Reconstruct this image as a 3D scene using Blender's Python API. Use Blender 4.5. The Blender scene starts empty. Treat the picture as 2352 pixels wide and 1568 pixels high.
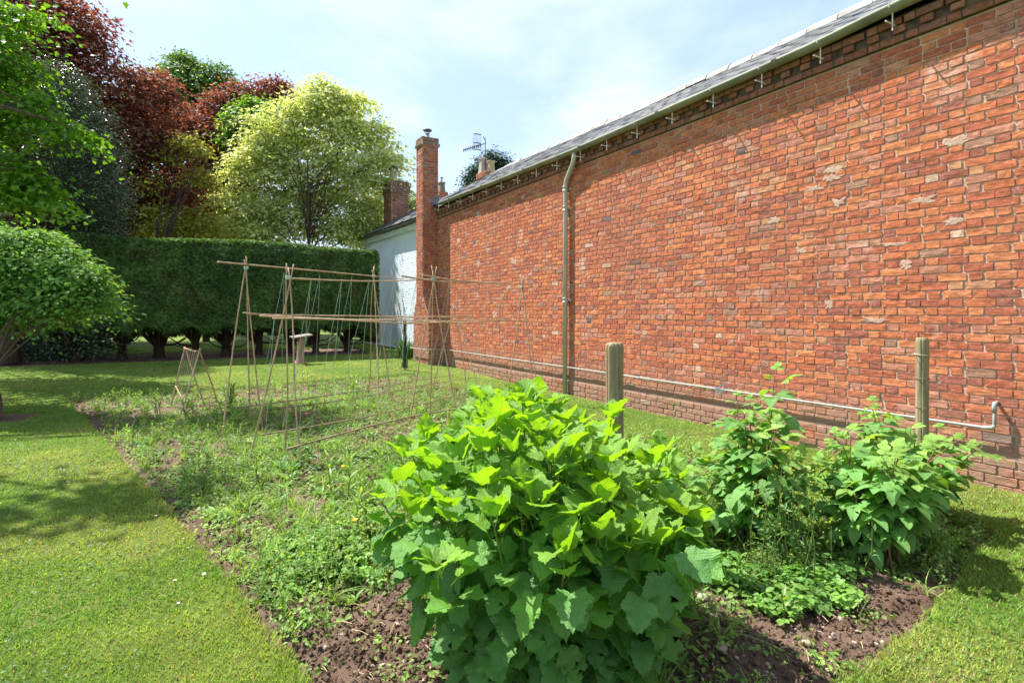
import bpy, math, random
import numpy as np
from mathutils import Vector, Matrix

# ------------------------------------------------------------------ camera, light, exposure
sc = bpy.context.scene
COL = sc.collection
rng = np.random.default_rng(11)
random.seed(11)
TH = math.atan(740 / 1250)          # angle between the brick wall and the optical axis
cam_d = bpy.data.cameras.new('camera')
cam = bpy.data.objects.new('camera', cam_d)
COL.objects.link(cam)
cam.location = (0, 0, 1.5)
cam.rotation_euler = (math.pi / 2, 0, -TH)
cam_d.sensor_width = 36
cam_d.lens = 36 * 1250 / 2352
cam_d.shift_y = -64 / 2352
cam_d.clip_start = 0.05
cam_d.clip_end = 1500
sc.camera = cam

SUN = Vector((-1, 1.8, 3.08)).normalized()      # towards the sun
sun_el = math.asin(SUN.z)
sun_az = math.atan2(SUN.x, SUN.y)
sd = bpy.data.lights.new('sun', 'SUN')
sd.energy = 4.6
sd.angle = math.radians(0.5)
sd.color = (1.0, 0.95, 0.87)
so = bpy.data.objects.new('sun', sd)
COL.objects.link(so)
so.rotation_euler = (-SUN).to_track_quat('-Z', 'Y').to_euler()

world = bpy.data.worlds.new('World')
sc.world = world
world.use_nodes = True
wt = world.node_tree
wt.nodes.clear()
wo = wt.nodes.new('ShaderNodeOutputWorld')
bg = wt.nodes.new('ShaderNodeBackground')
sky = wt.nodes.new('ShaderNodeTexSky')
sky.sky_type = 'NISHITA'
sky.sun_disc = False
sky.sun_elevation = sun_el
sky.sun_rotation = sun_az
sky.altitude = 50
sky.air_density = 1.0
sky.dust_density = 1.6
sky.ozone_density = 1.2
tc = wt.nodes.new('ShaderNodeTexCoord')
mp = wt.nodes.new('ShaderNodeMapping')
mp.inputs['Scale'].default_value = (1.0, 1.0, 2.6)
mp.inputs['Rotation'].default_value = (0, 0, 0.9)
n1 = wt.nodes.new('ShaderNodeTexNoise')
n1.inputs['Scale'].default_value = 2.1
n1.inputs['Detail'].default_value = 7
n1.inputs['Roughness'].default_value = 0.56
n1.inputs['Distortion'].default_value = 0.35
cr = wt.nodes.new('ShaderNodeValToRGB')
cr.color_ramp.elements[0].position = 0.36
cr.color_ramp.elements[0].color = (0.55, 0.55, 0.55, 1)
cr.color_ramp.elements[1].position = 0.66
cr.color_ramp.elements[1].color = (0.92, 0.92, 0.92, 1)
mx = wt.nodes.new('ShaderNodeMix')
mx.data_type = 'RGBA'
crb = wt.nodes.new('ShaderNodeValToRGB')
crb.color_ramp.elements[0].position = 0.42
crb.color_ramp.elements[0].color = (0.53, 0.70, 0.98, 1)
crb.color_ramp.elements[1].position = 0.78
crb.color_ramp.elements[1].color = (0.96, 0.975, 1.0, 1)
vm = wt.nodes.new('ShaderNodeVectorMath')
vm.operation = 'SCALE'
vm.inputs['Scale'].default_value = 5.9
L_ = wt.links.new
L_(tc.outputs['Generated'], mp.inputs['Vector'])
L_(mp.outputs['Vector'], n1.inputs['Vector'])
L_(n1.outputs['Fac'], cr.inputs['Fac'])
L_(cr.outputs['Color'], mx.inputs['Factor'])
L_(sky.outputs['Color'], mx.inputs['A'])
L_(n1.outputs['Fac'], crb.inputs['Fac'])
L_(crb.outputs['Color'], vm.inputs[0])
L_(vm.outputs['Vector'], mx.inputs['B'])
L_(mx.outputs['Result'], bg.inputs['Color'])
bg.inputs['Strength'].default_value = 0.086
L_(bg.outputs['Background'], wo.inputs['Surface'])

sc.view_settings.view_transform = 'Standard'
sc.view_settings.look = 'None'
sc.view_settings.gamma = 1
sc.view_settings.use_curve_mapping = False
sc.view_settings.exposure = 1.47
sc.render.engine = 'CYCLES'
sc.cycles.max_bounces = 8
sc.cycles.transparent_max_bounces = 4

BL_COPPER_A = [(-7.17, 28.65, 12.92, 2.86), (-5.44, 27.62, 12.59, 2.18), (-4.04, 26.21, 11.01, 1.8), (-2.98, 25.59, 9.54, 1.8), (-4.79, 28.4, 9.6, 2.46), (-2.06, 25.04, 8.39, 1.39), (-1.57, 25.91, 9.93, 1.03), (-1.3, 26.34, 10.83, 0.67), (-1.68, 25.4, 6.88, 1.6), (-2.97, 27.32, 7.13, 2.11), (-0.68, 25.39, 6.66, 1.03), (-2.21, 26.88, 5.55, 1.58), (-5.95, 30.25, 11.07, 2.76), (-1.1, 25.05, 8.05, 0.92), (-3.61, 25.96, 12.16, 0.98), (-4.6, 26.55, 13.47, 0.98), (-0.56, 26.48, 5.46, 1.26), (-3.74, 28.94, 5.55, 2.02)]
BL_COPPER_B = [(0.61, 29.85, 9.82, 1.46), (-0.2, 30.33, 10.65, 0.87), (2.21, 30.07, 12.19, 0.86), (3.27, 29.44, 12.62, 0.73), (1.15, 29.54, 7.74, 1.66), (2.31, 30.01, 9.92, 1.62), (0.25, 30.07, 6.7, 1.25), (2.86, 29.68, 11.0, 1.08), (1.56, 30.45, 11.87, 0.82), (2.12, 30.12, 6.68, 1.51), (3.79, 29.13, 12.95, 0.3), (3.98, 29.02, 12.41, 0.39), (1.17, 30.1, 6.16, 1.48)]
BL_GREEN = [(-0.14, 38.43, 14.7, 1.98), (-1.5, 39.24, 15.36, 1.11), (1.23, 37.62, 15.62, 1.19), (-0.09, 38.4, 16.28, 0.63), (-0.32, 38.54, 17.02, 0.34), (-0.82, 38.83, 13.91, 1.85), (1.91, 37.22, 14.17, 1.06), (0.56, 39.18, 13.47, 1.9), (-1.78, 40.56, 14.56, 1.63)]
BL_GOLD = [(0.27, 23.66, 7.81, 0.43), (-0.15, 23.91, 8.06, 0.33), (0.06, 23.79, 6.58, 0.39), (0.48, 23.54, 6.83, 0.33), (-0.5, 23.77, 5.05, 0.55), (0.06, 23.44, 4.81, 0.55), (-1.18, 23.94, 5.34, 0.42), (-1.25, 23.98, 6.3, 0.32), (-0.64, 23.97, 7.35, 0.26), (0.62, 23.34, 5.09, 0.49), (-0.91, 23.78, 4.54, 0.64), (0.34, 23.51, 4.44, 0.65)]
BL_VARI = [(4.84, 23.86, 10.33, 0.69), (5.13, 23.69, 10.79, 0.4), (4.18, 24.25, 10.15, 0.6), (3.19, 25.19, 9.89, 0.6), (4.11, 24.88, 9.21, 0.95), (5.81, 23.52, 9.85, 0.7), (6.4, 22.94, 9.04, 0.6), (6.78, 22.48, 8.07, 0.53), (5.57, 24.02, 8.64, 1.08), (6.55, 22.85, 7.39, 0.53), (2.57, 24.97, 8.61, 0.66), (2.08, 24.92, 7.53, 0.52), (3.23, 24.82, 7.39, 1.06), (4.59, 24.59, 6.95, 1.22), (5.76, 23.32, 6.84, 0.93), (1.67, 24.92, 6.41, 0.44), (2.36, 24.52, 5.96, 0.71), (3.48, 24.2, 5.66, 0.85), (4.81, 23.88, 5.36, 0.93), (6.08, 23.13, 5.73, 0.66), (6.86, 23.25, 6.2, 0.4), (2.69, 24.55, 4.92, 0.65), (1.57, 24.63, 5.11, 0.33), (1.04, 24.95, 5.37, 0.3), (0.82, 25.08, 5.02, 0.25), (6.37, 23.54, 5.07, 0.54), (4.84, 23.86, 11.29, 0.27), (4.21, 24.23, 10.85, 0.24), (3.5, 24.89, 10.56, 0.27), (6.0, 23.18, 10.66, 0.27), (6.9, 22.64, 9.32, 0.27), (7.36, 22.14, 8.03, 0.21), (7.24, 22.33, 8.79, 0.19), (2.44, 25.29, 9.82, 0.24), (1.58, 25.21, 7.35, 0.26), (1.16, 25.11, 6.26, 0.23), (0.79, 25.1, 5.28, 0.2), (7.36, 22.14, 6.97, 0.21)]
BL_LIME = [(2.22, 27.74, 10.4, 0.68), (2.65, 27.48, 11.0, 0.44), (2.05, 27.84, 9.7, 0.6)]
BL_BACK = [(12.49, 34.44, 8.41, 1.15), (11.25, 35.17, 8.7, 1.73), (12.74, 34.29, 7.26, 1.44), (10.51, 35.62, 6.97, 1.73)]
BL_HOLLY = [(-2.95, 19.18, 7.74, 0.66), (-3.31, 19.39, 8.1, 0.54), (-2.64, 19.0, 6.9, 0.72), (-3.9, 20.32, 7.45, 0.99), (-2.25, 18.53, 6.0, 0.71), (-2.99, 19.43, 6.12, 1.09), (-2.17, 18.25, 5.0, 0.64), (-4.01, 20.39, 5.72, 1.36), (-2.64, 19.0, 4.86, 1.08), (-2.3, 18.56, 4.11, 0.71), (-3.67, 20.07, 4.33, 1.36), (-2.07, 18.19, 3.37, 0.58), (-2.75, 19.06, 3.3, 1.08), (-3.99, 20.26, 3.1, 1.23), (-2.44, 18.87, 2.46, 0.96), (-3.77, 20.13, 1.87, 1.36), (-2.02, 18.16, 1.85, 0.58), (-2.61, 18.74, 1.38, 0.83), (-1.94, 17.88, 1.27, 0.4), (-3.62, 19.81, 0.77, 0.97), (-4.35, 20.24, 1.01, 1.09), (-2.95, 19.18, 0.66, 0.66), (-2.16, 18.13, 0.86, 0.35), (-5.05, 20.88, 2.36, 1.48), (-5.11, 21.16, 4.87, 1.62)]
BL_UNDER = [(-5.31, 25.22, 0.28, 1.06), (-4.26, 24.6, 0.28, 1.06), (-6.49, 25.92, 0.59, 1.37), (-3.44, 24.7, 0.41, 0.78), (-5.18, 26.31, 1.18, 1.44), (-6.28, 26.96, 1.5, 1.6)]
BL_MAPLE = [(-3.75, 16.75, 7.75, 0.4), (-3.49, 16.59, 7.05, 0.4), (-3.86, 17.04, 6.63, 0.49), (-3.08, 16.23, 6.31, 0.3), (-2.78, 16.06, 5.91, 0.3), (-2.38, 15.7, 5.68, 0.22), (-3.24, 16.44, 6.08, 0.3), (-2.08, 15.41, 5.57, 0.13), (-3.87, 16.93, 5.83, 0.34), (-3.58, 16.07, 4.96, 0.27), (-3.27, 15.88, 4.62, 0.29), (-2.9, 15.66, 4.33, 0.27), (-2.61, 15.49, 4.01, 0.21), (-2.32, 15.09, 3.69, 0.12), (-3.6, 16.08, 4.33, 0.23), (-3.23, 15.86, 4.09, 0.17), (-3.71, 17.07, 8.57, 0.27), (-4.39, 17.24, 6.94, 0.81), (-4.32, 16.97, 4.67, 0.6), (-2.96, 16.86, 8.52, 0.15), (-3.14, 16.97, 8.86, 0.17)]
BL_DARK = [(-7.09, 46.03, 12.16, 3.74), (-3.37, 43.83, 10.72, 2.88), (-5.11, 44.86, 14.75, 2.3), (-9.58, 48.67, 15.41, 4.14), (-0.15, 43.09, 9.2, 2.66), (-2.63, 43.39, 7.84, 2.59), (2.72, 42.55, 8.8, 2.13), (-5.35, 45.0, 8.41, 2.59)]
BL_ROUND = [(-2.38, 11.05, 2.3, 0.61), (-1.87, 10.63, 2.21, 0.5), (-1.51, 10.31, 2.02, 0.35), (-1.37, 10.22, 1.77, 0.23), (-2.49, 11.12, 2.56, 0.39), (-2.03, 10.85, 2.53, 0.33), (-2.96, 11.63, 2.18, 0.73), (-1.71, 10.42, 1.71, 0.3), (-2.18, 10.82, 1.76, 0.43), (-2.75, 11.39, 1.7, 0.52), (-1.29, 10.18, 2.02, 0.16), (-3.47, 12.05, 2.05, 0.61), (-1.16, 10.1, 1.69, 0.09)]
BL_CEDAR = [(21.5, 39.57, 14.03, 0.94), (21.13, 39.79, 13.56, 0.94), (22.12, 39.2, 13.92, 0.72), (22.43, 39.02, 13.38, 0.58), (20.51, 40.15, 13.02, 0.65), (20.11, 40.39, 12.73, 0.5), (21.19, 39.75, 12.66, 1.44), (21.96, 39.29, 12.66, 1.08), (20.57, 40.12, 11.94, 1.44), (21.81, 39.38, 11.58, 1.8)]

# ------------------------------------------------------------------ helpers
def hash2(ix, iy, seed):
    h = (ix.astype(np.int64) * 374761393 + iy.astype(np.int64) * 668265263 + seed * 974711) & 0x7fffffff
    h = ((h ^ (h >> 13)) * 1274126177) & 0x7fffffff
    return ((h ^ (h >> 16)) & 0xffff) / 65535.0

def vnoise(x, y, seed=0):
    x = np.asarray(x, float); y = np.asarray(y, float)
    ix = np.floor(x); iy = np.floor(y)
    fx = x - ix; fy = y - iy
    fx = fx * fx * (3 - 2 * fx); fy = fy * fy * (3 - 2 * fy)
    a = hash2(ix, iy, seed); b = hash2(ix + 1, iy, seed)
    c = hash2(ix, iy + 1, seed); d = hash2(ix + 1, iy + 1, seed)
    return (a * (1 - fx) + b * fx) * (1 - fy) + (c * (1 - fx) + d * fx) * fy

def fbm(x, y, seed=0, oct=4, lac=2.1, gain=0.5):
    s = 0; a = 1; t = 0
    for o in range(oct):
        s = s + a * vnoise(x * lac ** o + 13.7 * o, y * lac ** o - 7.3 * o, seed + o); t += a; a *= gain
    return s / t

def gz(y):
    """the lawn rises gently towards the hedge"""
    return 0.03 * np.clip(np.asarray(y, float) - 10, 0, 10)

class MB:
    """collects vertices, faces and per-vertex tint / leaf coordinates for ONE mesh"""
    def __init__(s):
        s.V = []; s.F = []; s.T = []; s.U = []; s.n = 0; s.has_u = False
    def add(s, V, F, tint=(1, 1, 1), uv=None):
        V = np.asarray(V, float).reshape(-1, 3)
        if isinstance(F, np.ndarray): F = [F]
        for f in F:
            f = np.asarray(f, np.int64)
            if f.size: s.F.append(f + s.n)
        t = np.asarray(tint, float)
        if t.ndim == 1: t = np.repeat(t[None, :3], len(V), 0)
        s.T.append(t[:, :3])
        if uv is None: s.U.append(np.zeros((len(V), 3)))
        else: s.U.append(uv); s.has_u = True
        s.V.append(V); s.n += len(V)
        return s
    def mesh(s, name, smooth=False):
        V = np.concatenate(s.V); me = bpy.data.meshes.new(name)
        me.vertices.add(len(V)); me.vertices.foreach_set('co', V.astype(np.float32).ravel())
        nl = sum(f.size for f in s.F); nf = sum(len(f) for f in s.F)
        me.loops.add(nl); me.polygons.add(nf)
        me.loops.foreach_set('vertex_index', np.concatenate([f.ravel() for f in s.F]).astype(np.int32))
        tot = np.concatenate([np.full(len(f), f.shape[1]) for f in s.F])
        st = np.concatenate([[0], np.cumsum(tot)[:-1]])
        me.polygons.foreach_set('loop_start', st.astype(np.int32))
        me.polygons.foreach_set('use_smooth', np.full(nf, bool(smooth)))
        T = np.concatenate(s.T); a = me.attributes.new('tint', 'FLOAT_COLOR', 'POINT')
        a.data.foreach_set('color', np.concatenate([T, np.ones((len(T), 1))], 1).astype(np.float32).ravel())
        if s.has_u:
            u = me.attributes.new('luv', 'FLOAT_VECTOR', 'POINT')
            u.data.foreach_set('vector', np.concatenate(s.U).astype(np.float32).ravel())
        me.update(calc_edges=True)
        return me
    def build(s, name, mat, parent=None, smooth=False, kind=None):
        me = s.mesh(name, smooth); me.materials.append(mat)
        o = bpy.data.objects.new(name, me); COL.objects.link(o)
        if parent is not None: o.parent = parent
        if kind: o['kind'] = kind
        return o

def tag(o, label, cat, group=None):
    o['label'] = label; o['category'] = cat
    if group: o['group'] = group
    return o

def thing(name, label, cat, loc=(0, 0, 0), group=None):
    o = bpy.data.objects.new(name, None); COL.objects.link(o)
    o.location = loc; o.empty_display_size = 0.2
    return tag(o, label, cat, group)

def at(o, p):
    o.location = p; return o

BOXF = np.array([[0, 3, 2, 1], [4, 5, 6, 7], [0, 1, 5, 4], [1, 2, 6, 5], [2, 3, 7, 6], [3, 0, 4, 7]])
def box(x0, x1, y0, y1, z0, z1):
    return np.array([[x0, y0, z0], [x1, y0, z0], [x1, y1, z0], [x0, y1, z0], [x0, y0, z1], [x1, y0, z1], [x1, y1, z1], [x0, y1, z1]], float), BOXF

def bevel(o, w=0.01, seg=2):
    m = o.modifiers.new('bevel', 'BEVEL'); m.width = w; m.segments = seg; m.limit_method = 'ANGLE'
    return o

def tube(pts, rad, n=8, caps=True, squash=None):
    pts = np.asarray(pts, float); k = len(pts)
    rad = np.broadcast_to(np.asarray(rad, float), (k,))
    tan = np.gradient(pts, axis=0) if k > 2 else np.repeat((pts[1] - pts[0])[None], 2, 0)
    tan /= np.linalg.norm(tan, axis=1, keepdims=True) + 1e-12
    ref = np.array([0, 0, 1.0]) if abs(tan[:, 2]).mean() < 0.8 else np.array([1.0, 0, 0])
    a = np.cross(tan, ref); a /= np.linalg.norm(a, axis=1, keepdims=True) + 1e-12
    b = np.cross(tan, a)
    an = np.linspace(0, 2 * math.pi, n, endpoint=False)
    V = pts[:, None] + rad[:, None, None] * (np.cos(an)[None, :, None] * a[:, None] + np.sin(an)[None, :, None] * b[:, None])
    V = V.reshape(-1, 3)
    i = np.arange(k - 1)[:, None] * n; j = np.arange(n)[None]; j2 = (j + 1) % n
    F = np.stack([i + j, i + j2, i + n + j2, i + n + j], -1).reshape(-1, 4)
    Fs = [F]
    if caps:
        V = np.concatenate([V, pts[:1], pts[-1:]])
        c0, c1 = k * n, k * n + 1; q = np.arange(n); q2 = (q + 1) % n
        Fs.append(np.stack([np.full(n, c0), q2, q], 1))
        Fs.append(np.stack([np.full(n, c1), (k - 1) * n + q, (k - 1) * n + q2], 1))
    return V, Fs

def lathe(prof, n=20, c=(0, 0, 0)):
    prof = np.asarray(prof, float); k = len(prof)
    an = np.linspace(0, 2 * math.pi, n, endpoint=False)
    V = np.stack([prof[:, None, 0] * np.cos(an), prof[:, None, 0] * np.sin(an), np.repeat(prof[:, None, 1], n, 1)], -1).reshape(-1, 3) + np.asarray(c)
    i = np.arange(k - 1)[:, None] * n; j = np.arange(n)[None]; j2 = (j + 1) % n
    return V, np.stack([i + j, i + j2, i + n + j2, i + n + j], -1).reshape(-1, 4)

def frames(nrm, d=None, spin=None):
    """rotation matrices whose columns are right, along, normal"""
    nrm = nrm / (np.linalg.norm(nrm, axis=1, keepdims=True) + 1e-9)
    if d is None: d = rng.normal(size=nrm.shape)
    y = d - (d * nrm).sum(1, keepdims=True) * nrm
    y /= np.linalg.norm(y, axis=1, keepdims=True) + 1e-9
    x = np.cross(y, nrm)
    return np.stack([x, y, nrm], -1)

def scatter(mb, TV, TF, pos, R, scale, tint, uv=None):
    n, k = len(pos), len(TV)
    scale = np.asarray(scale, float)
    if scale.ndim == 0: scale = np.full(n, float(scale))
    if scale.ndim == 1: scale = scale[:, None].repeat(3, 1)
    P = TV[None] * scale[:, None, :]
    V = np.einsum('nkj,nij->nki', P, R) + pos[:, None]
    off = (np.arange(n) * k)[:, None, None]
    Fs = [(f[None] + off).reshape(-1, f.shape[1]) for f in (TF if isinstance(TF, list) else [TF])]
    t = np.asarray(tint, float)
    if t.ndim == 1: t = np.repeat(t[None], n, 0)
    if t.ndim == 2: t = t[:, None, :].repeat(k, 1)
    mb.add(V.reshape(-1, 3), Fs, t.reshape(-1, 3), None if uv is None else np.tile(uv, (n, 1)))

def ring_rot(n, tilt=0.15):
    """upright frames with random heading and slight tilt"""
    nr = np.stack([rng.normal(0, tilt, n), rng.normal(0, tilt, n), np.ones(n)], 1)
    return frames(nr)

# ------------------------------------------------------------------ materials
def new_mat(name):
    m = bpy.data.materials.new(name); m.use_nodes = True
    nt = m.node_tree; nt.nodes.clear()
    out = nt.nodes.new('ShaderNodeOutputMaterial')
    return m, nt, out

class NT:
    def __init__(s, nt): s.nt = nt
    def n(s, typ, **kw):
        nd = s.nt.nodes.new(typ)
        for k, v in kw.items(): setattr(nd, k, v)
        return nd
    def l(s, a, b): s.nt.links.new(a, b)
    def math(s, op, a, b=None, c=None, clamp=False):
        nd = s.n('ShaderNodeMath', operation=op); nd.use_clamp = clamp
        for i, v in enumerate((a, b, c)):
            if v is None: continue
            if isinstance(v, (int, float)): nd.inputs[i].default_value = v
            else: s.l(v, nd.inputs[i])
        return nd.outputs[0]
    def mix(s, fac, a, b, mode='MIX'):
        nd = s.n('ShaderNodeMix', data_type='RGBA', blend_type=mode)
        for key, v in (('Factor', fac), ('A', a), ('B', b)):
            sock = [i for i in nd.inputs if i.name == key and (i.type == ('VALUE' if key == 'Factor' else 'RGBA'))][0]
            if isinstance(v, (int, float)): sock.default_value = v
            elif isinstance(v, tuple): sock.default_value = (*v[:3], 1)
            else: s.l(v, sock)
        return [o for o in nd.outputs if o.type == 'RGBA'][0]
    def noise(s, vec, scale, detail=4, rough=0.55, dist=0.0):
        nd = s.n('ShaderNodeTexNoise')
        nd.inputs['Scale'].default_value = scale; nd.inputs['Detail'].default_value = detail
        nd.inputs['Roughness'].default_value = rough; nd.inputs['Distortion'].default_value = dist
        if vec is not None: s.l(vec, nd.inputs['Vector'])
        return nd.outputs['Fac']
    def ramp(s, fac, lo, hi, a=0.0, b=1.0):
        nd = s.n('ShaderNodeMapRange'); nd.interpolation_type = 'SMOOTHSTEP'
        s.l(fac, nd.inputs['Value'])
        for k, v in (('From Min', lo), ('From Max', hi), ('To Min', a), ('To Max', b)): nd.inputs[k].default_value = v
        return nd.outputs['Result']
    def pos(s): return s.n('ShaderNodeNewGeometry').outputs['Position']
    def mapv(s, vec, scale=(1, 1, 1)):
        nd = s.n('ShaderNodeMapping'); nd.inputs['Scale'].default_value = scale; s.l(vec, nd.inputs['Vector']); return nd.outputs['Vector']
    def tint(s, src):
        if src == 'object': return s.n('ShaderNodeObjectInfo').outputs['Color']
        return s.n('ShaderNodeAttribute', attribute_name='tint').outputs['Color']
    def bump(s, h, strength, dist):
        nd = s.n('ShaderNodeBump'); nd.inputs['Strength'].default_value = strength; nd.inputs['Distance'].default_value = dist
        s.l(h, nd.inputs['Height']); return nd.outputs['Normal']
    def bsdf(s, col, rough=0.8, spec=0.3, normal=None, metal=0.0):
        nd = s.n('ShaderNodeBsdfPrincipled')
        if isinstance(col, tuple): nd.inputs['Base Color'].default_value = (*col, 1)
        else: s.l(col, nd.inputs['Base Color'])
        if isinstance(rough, (int, float)): nd.inputs['Roughness'].default_value = rough
        else: s.l(rough, nd.inputs['Roughness'])
        nd.inputs['Specular IOR Level'].default_value = spec
        nd.inputs['Metallic'].default_value = metal
        if normal is not None: s.l(normal, nd.inputs['Normal'])
        return nd

def leaf_mat(name, src='attr', rough=0.5, spec=0.35, trans=0.45, tcol=(1.7, 1.45, 0.45), veins=False, vary=0.25, vscale=6.0):
    m, nt, out = new_mat(name); g = NT(nt)
    col = g.tint(src)
    nz = g.noise(g.pos(), vscale, 3)
    v = g.ramp(nz, 0.3, 0.7, 1 - vary, 1 + vary)
    vc = g.n('ShaderNodeCombineColor'); [g.l(v, vc.inputs[i]) for i in range(3)]
    col = g.mix(1.0, col, vc.outputs[0], 'MULTIPLY')
    normal = None
    if veins:
        uv = g.n('ShaderNodeAttribute', attribute_name='luv').outputs['Vector']
        sp = g.n('ShaderNodeSeparateXYZ'); g.l(uv, sp.inputs[0])
        x, y = sp.outputs[0], sp.outputs[1]
        ang = g.math('ARCTAN2', x, y)
        r = g.math('SQRT', g.math('ADD', g.math('MULTIPLY', x, x), g.math('MULTIPLY', y, y)))
        d1 = g.math('MULTIPLY', g.math('ABSOLUTE', g.math('SINE', g.math('MULTIPLY', ang, 3.6))), r)
        main = g.ramp(d1, 0.012, 0.06, 1.0, 0.0)
        side = g.math('ABSOLUTE', g.math('SINE', g.math('MULTIPLY', g.math('ADD', y, g.math('MULTIPLY', g.math('ABSOLUTE', x), -1.1)), 26.0)))
        sidev = g.ramp(side, 0.0, 0.22, 0.45, 0.0)
        vein = g.math('MAXIMUM', main, sidev)
        col = g.mix(g.math('MULTIPLY', vein, 0.30), col, (0.30, 0.42, 0.12))
        h = g.math('ADD', g.math('MULTIPLY', vein, -1.0), g.math('MULTIPLY', g.noise(uv, 24, 3), 1.1))
        normal = g.bump(h, 0.65, 0.006)
    b = g.bsdf(col, rough, spec, normal)
    t = g.n('ShaderNodeBsdfTranslucent')
    g.l(g.mix(1.0, col, tcol, 'MULTIPLY'), t.inputs['Color'])
    if normal is not None: g.l(normal, t.inputs['Normal'])
    mixs = g.n('ShaderNodeMixShader'); mixs.inputs[0].default_value = trans
    g.l(b.outputs[0], mixs.inputs[1]); g.l(t.outputs[0], mixs.inputs[2])
    g.l(mixs.outputs[0], out.inputs['Surface'])
    return m

def simple_mat(name, col, rough=0.7, spec=0.3, metal=0.0, var=0.2, scale=8.0, bump=0.0, bscale=40.0, col2=None, stretch=(1, 1, 1)):
    m, nt, out = new_mat(name); g = NT(nt)
    p = g.mapv(g.pos(), stretch)
    f = g.ramp(g.noise(p, scale, 5), 0.3, 0.7)
    c2 = col2 if col2 else tuple(c * (1 - var) for c in col)
    c = g.mix(f, tuple(min(1, x * (1 + (0 if col2 else var * .5))) for x in col), c2)
    nb = g.bump(g.noise(p, bscale, 4), bump, 0.01) if bump else None
    b = g.bsdf(c, rough, spec, nb, metal)
    g.l(b.outputs[0], out.inputs['Surface'])
    return m

def brick_mat(name, src, painted=False):
    m, nt, out = new_mat(name); g = NT(nt)
    P = g.pos(); col = g.tint(src)
    sp = g.n('ShaderNodeSeparateXYZ'); g.l(P, sp.inputs[0])
    fine = g.noise(P, 55, 6, 0.65)
    strk = g.noise(g.mapv(P, (1, 5, 42)), 1.6, 5, 0.65)
    mid = g.noise(g.mapv(P, (1, 1, 2.2)), 14, 5, 0.6)
    if painted:
        c = g.mix(g.ramp(g.noise(P, 1.3, 5), 0.35, 0.75), col, (0.60, 0.70, 0.74))
        c = g.mix(g.ramp(sp.outputs[2], 1.2, 0.2, 0, 0.35), c, (0.42, 0.50, 0.48))
        b = g.bsdf(c, 0.75, 0.3, g.bump(fine, 0.4, 0.006))
        g.l(b.outputs[0], out.inputs['Surface']); return m
    v = g.ramp(mid, 0.30, 0.72, 0.70, 1.22)
    vc = g.n('ShaderNodeCombineColor'); [g.l(v, vc.inputs[i]) for i in range(3)]
    c = g.mix(1.0, col, vc.outputs[0], 'MULTIPLY')
    c = g.mix(g.ramp(strk, 0.60, 0.70, 0, 0.35), c, (0.20, 0.065, 0.04))            # cracks along the bed of the clay
    c = g.mix(g.ramp(fine, 0.56, 0.75, 0, 0.55), c, (0.62, 0.42, 0.30))            # sandy flecks
    c = g.mix(g.ramp(fine, 0.36, 0.27, 0, 0.6), c, (0.10, 0.045, 0.03))            # pits
    patch = g.noise(P, 1.5, 6, 0.62, 0.3)
    c = g.mix(g.math('MULTIPLY', g.ramp(patch, 0.61, 0.70, 0, 0.6), g.ramp(g.noise(P, 17, 3), 0.3, 0.55)), c, (0.55, 0.42, 0.34))           # old mortar smears
    patch2 = g.noise(P, 0.55, 4, 0.5)
    c = g.mix(g.ramp(patch2, 0.50, 0.72, 0, 0.4), c, (0.30, 0.12, 0.085))
    low = g.math('MULTIPLY', g.ramp(sp.outputs[2], 0.85, 0.2, 0, 1), g.ramp(g.noise(P, 2.3, 5), 0.22, 0.55))
    c = g.mix(g.math('MULTIPLY', low, 0.8), c, (0.31, 0.205, 0.15))               # damp weathered foot
    alg = g.math('MULTIPLY', g.ramp(sp.outputs[2], 0.45, 0.1, 0, 1), g.ramp(g.noise(P, 3.1, 4), 0.55, 0.7))
    c = g.mix(g.math('MULTIPLY', alg, 0.55), c, (0.16, 0.17, 0.055))
    h = g.math('ADD', g.math('ADD', g.math('MULTIPLY', fine, 0.7), mid), g.math('MULTIPLY', strk, 0.8))
    b = g.bsdf(c, 0.92, 0.15, g.bump(h, 0.55, 0.010))
    g.l(b.outputs[0], out.inputs['Surface']); return m

def mortar_mat():
    m, nt, out = new_mat('mortar'); g = NT(nt); P = g.pos()
    sp = g.n('ShaderNodeSeparateXYZ'); g.l(P, sp.inputs[0])
    c = g.mix(g.ramp(g.noise(P, 3, 5), 0.3, 0.7), (0.54, 0.39, 0.31), (0.43, 0.275, 0.20))
    c = g.mix(g.ramp(g.noise(P, 40, 4), 0.5, 0.75, 0, 0.5), c, (0.55, 0.44, 0.36))
    c = g.mix(g.ramp(sp.outputs[2], 0.6, 0.05, 0, 0.7), c, (0.16, 0.11, 0.08))
    b = g.bsdf(c, 0.95, 0.1, g.bump(g.noise(P, 70, 4), 0.7, 0.008))
    g.l(b.outputs[0], out.inputs['Surface']); return m

def soil_mat():
    m, nt, out = new_mat('soil'); g = NT(nt); P = g.pos()
    c = g.mix(g.ramp(g.noise(P, 5, 6, 0.65), 0.3, 0.7), (0.20, 0.135, 0.097), (0.115, 0.073, 0.052))
    c = g.mix(g.ramp(g.noise(P, 90, 4, 0.7), 0.6, 0.78, 0, 0.6), c, (0.33, 0.22, 0.15))
    c = g.mix(g.ramp(g.noise(P, 1.7, 4, 0.6), 0.45, 0.62, 0, 0.55), c, (0.085, 0.052, 0.036))
    b = g.bsdf(c, 0.95, 0.12, g.bump(g.noise(P, 60, 6, 0.7), 1.0, 0.02))
    g.l(b.outputs[0], out.inputs['Surface']); return m

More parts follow.
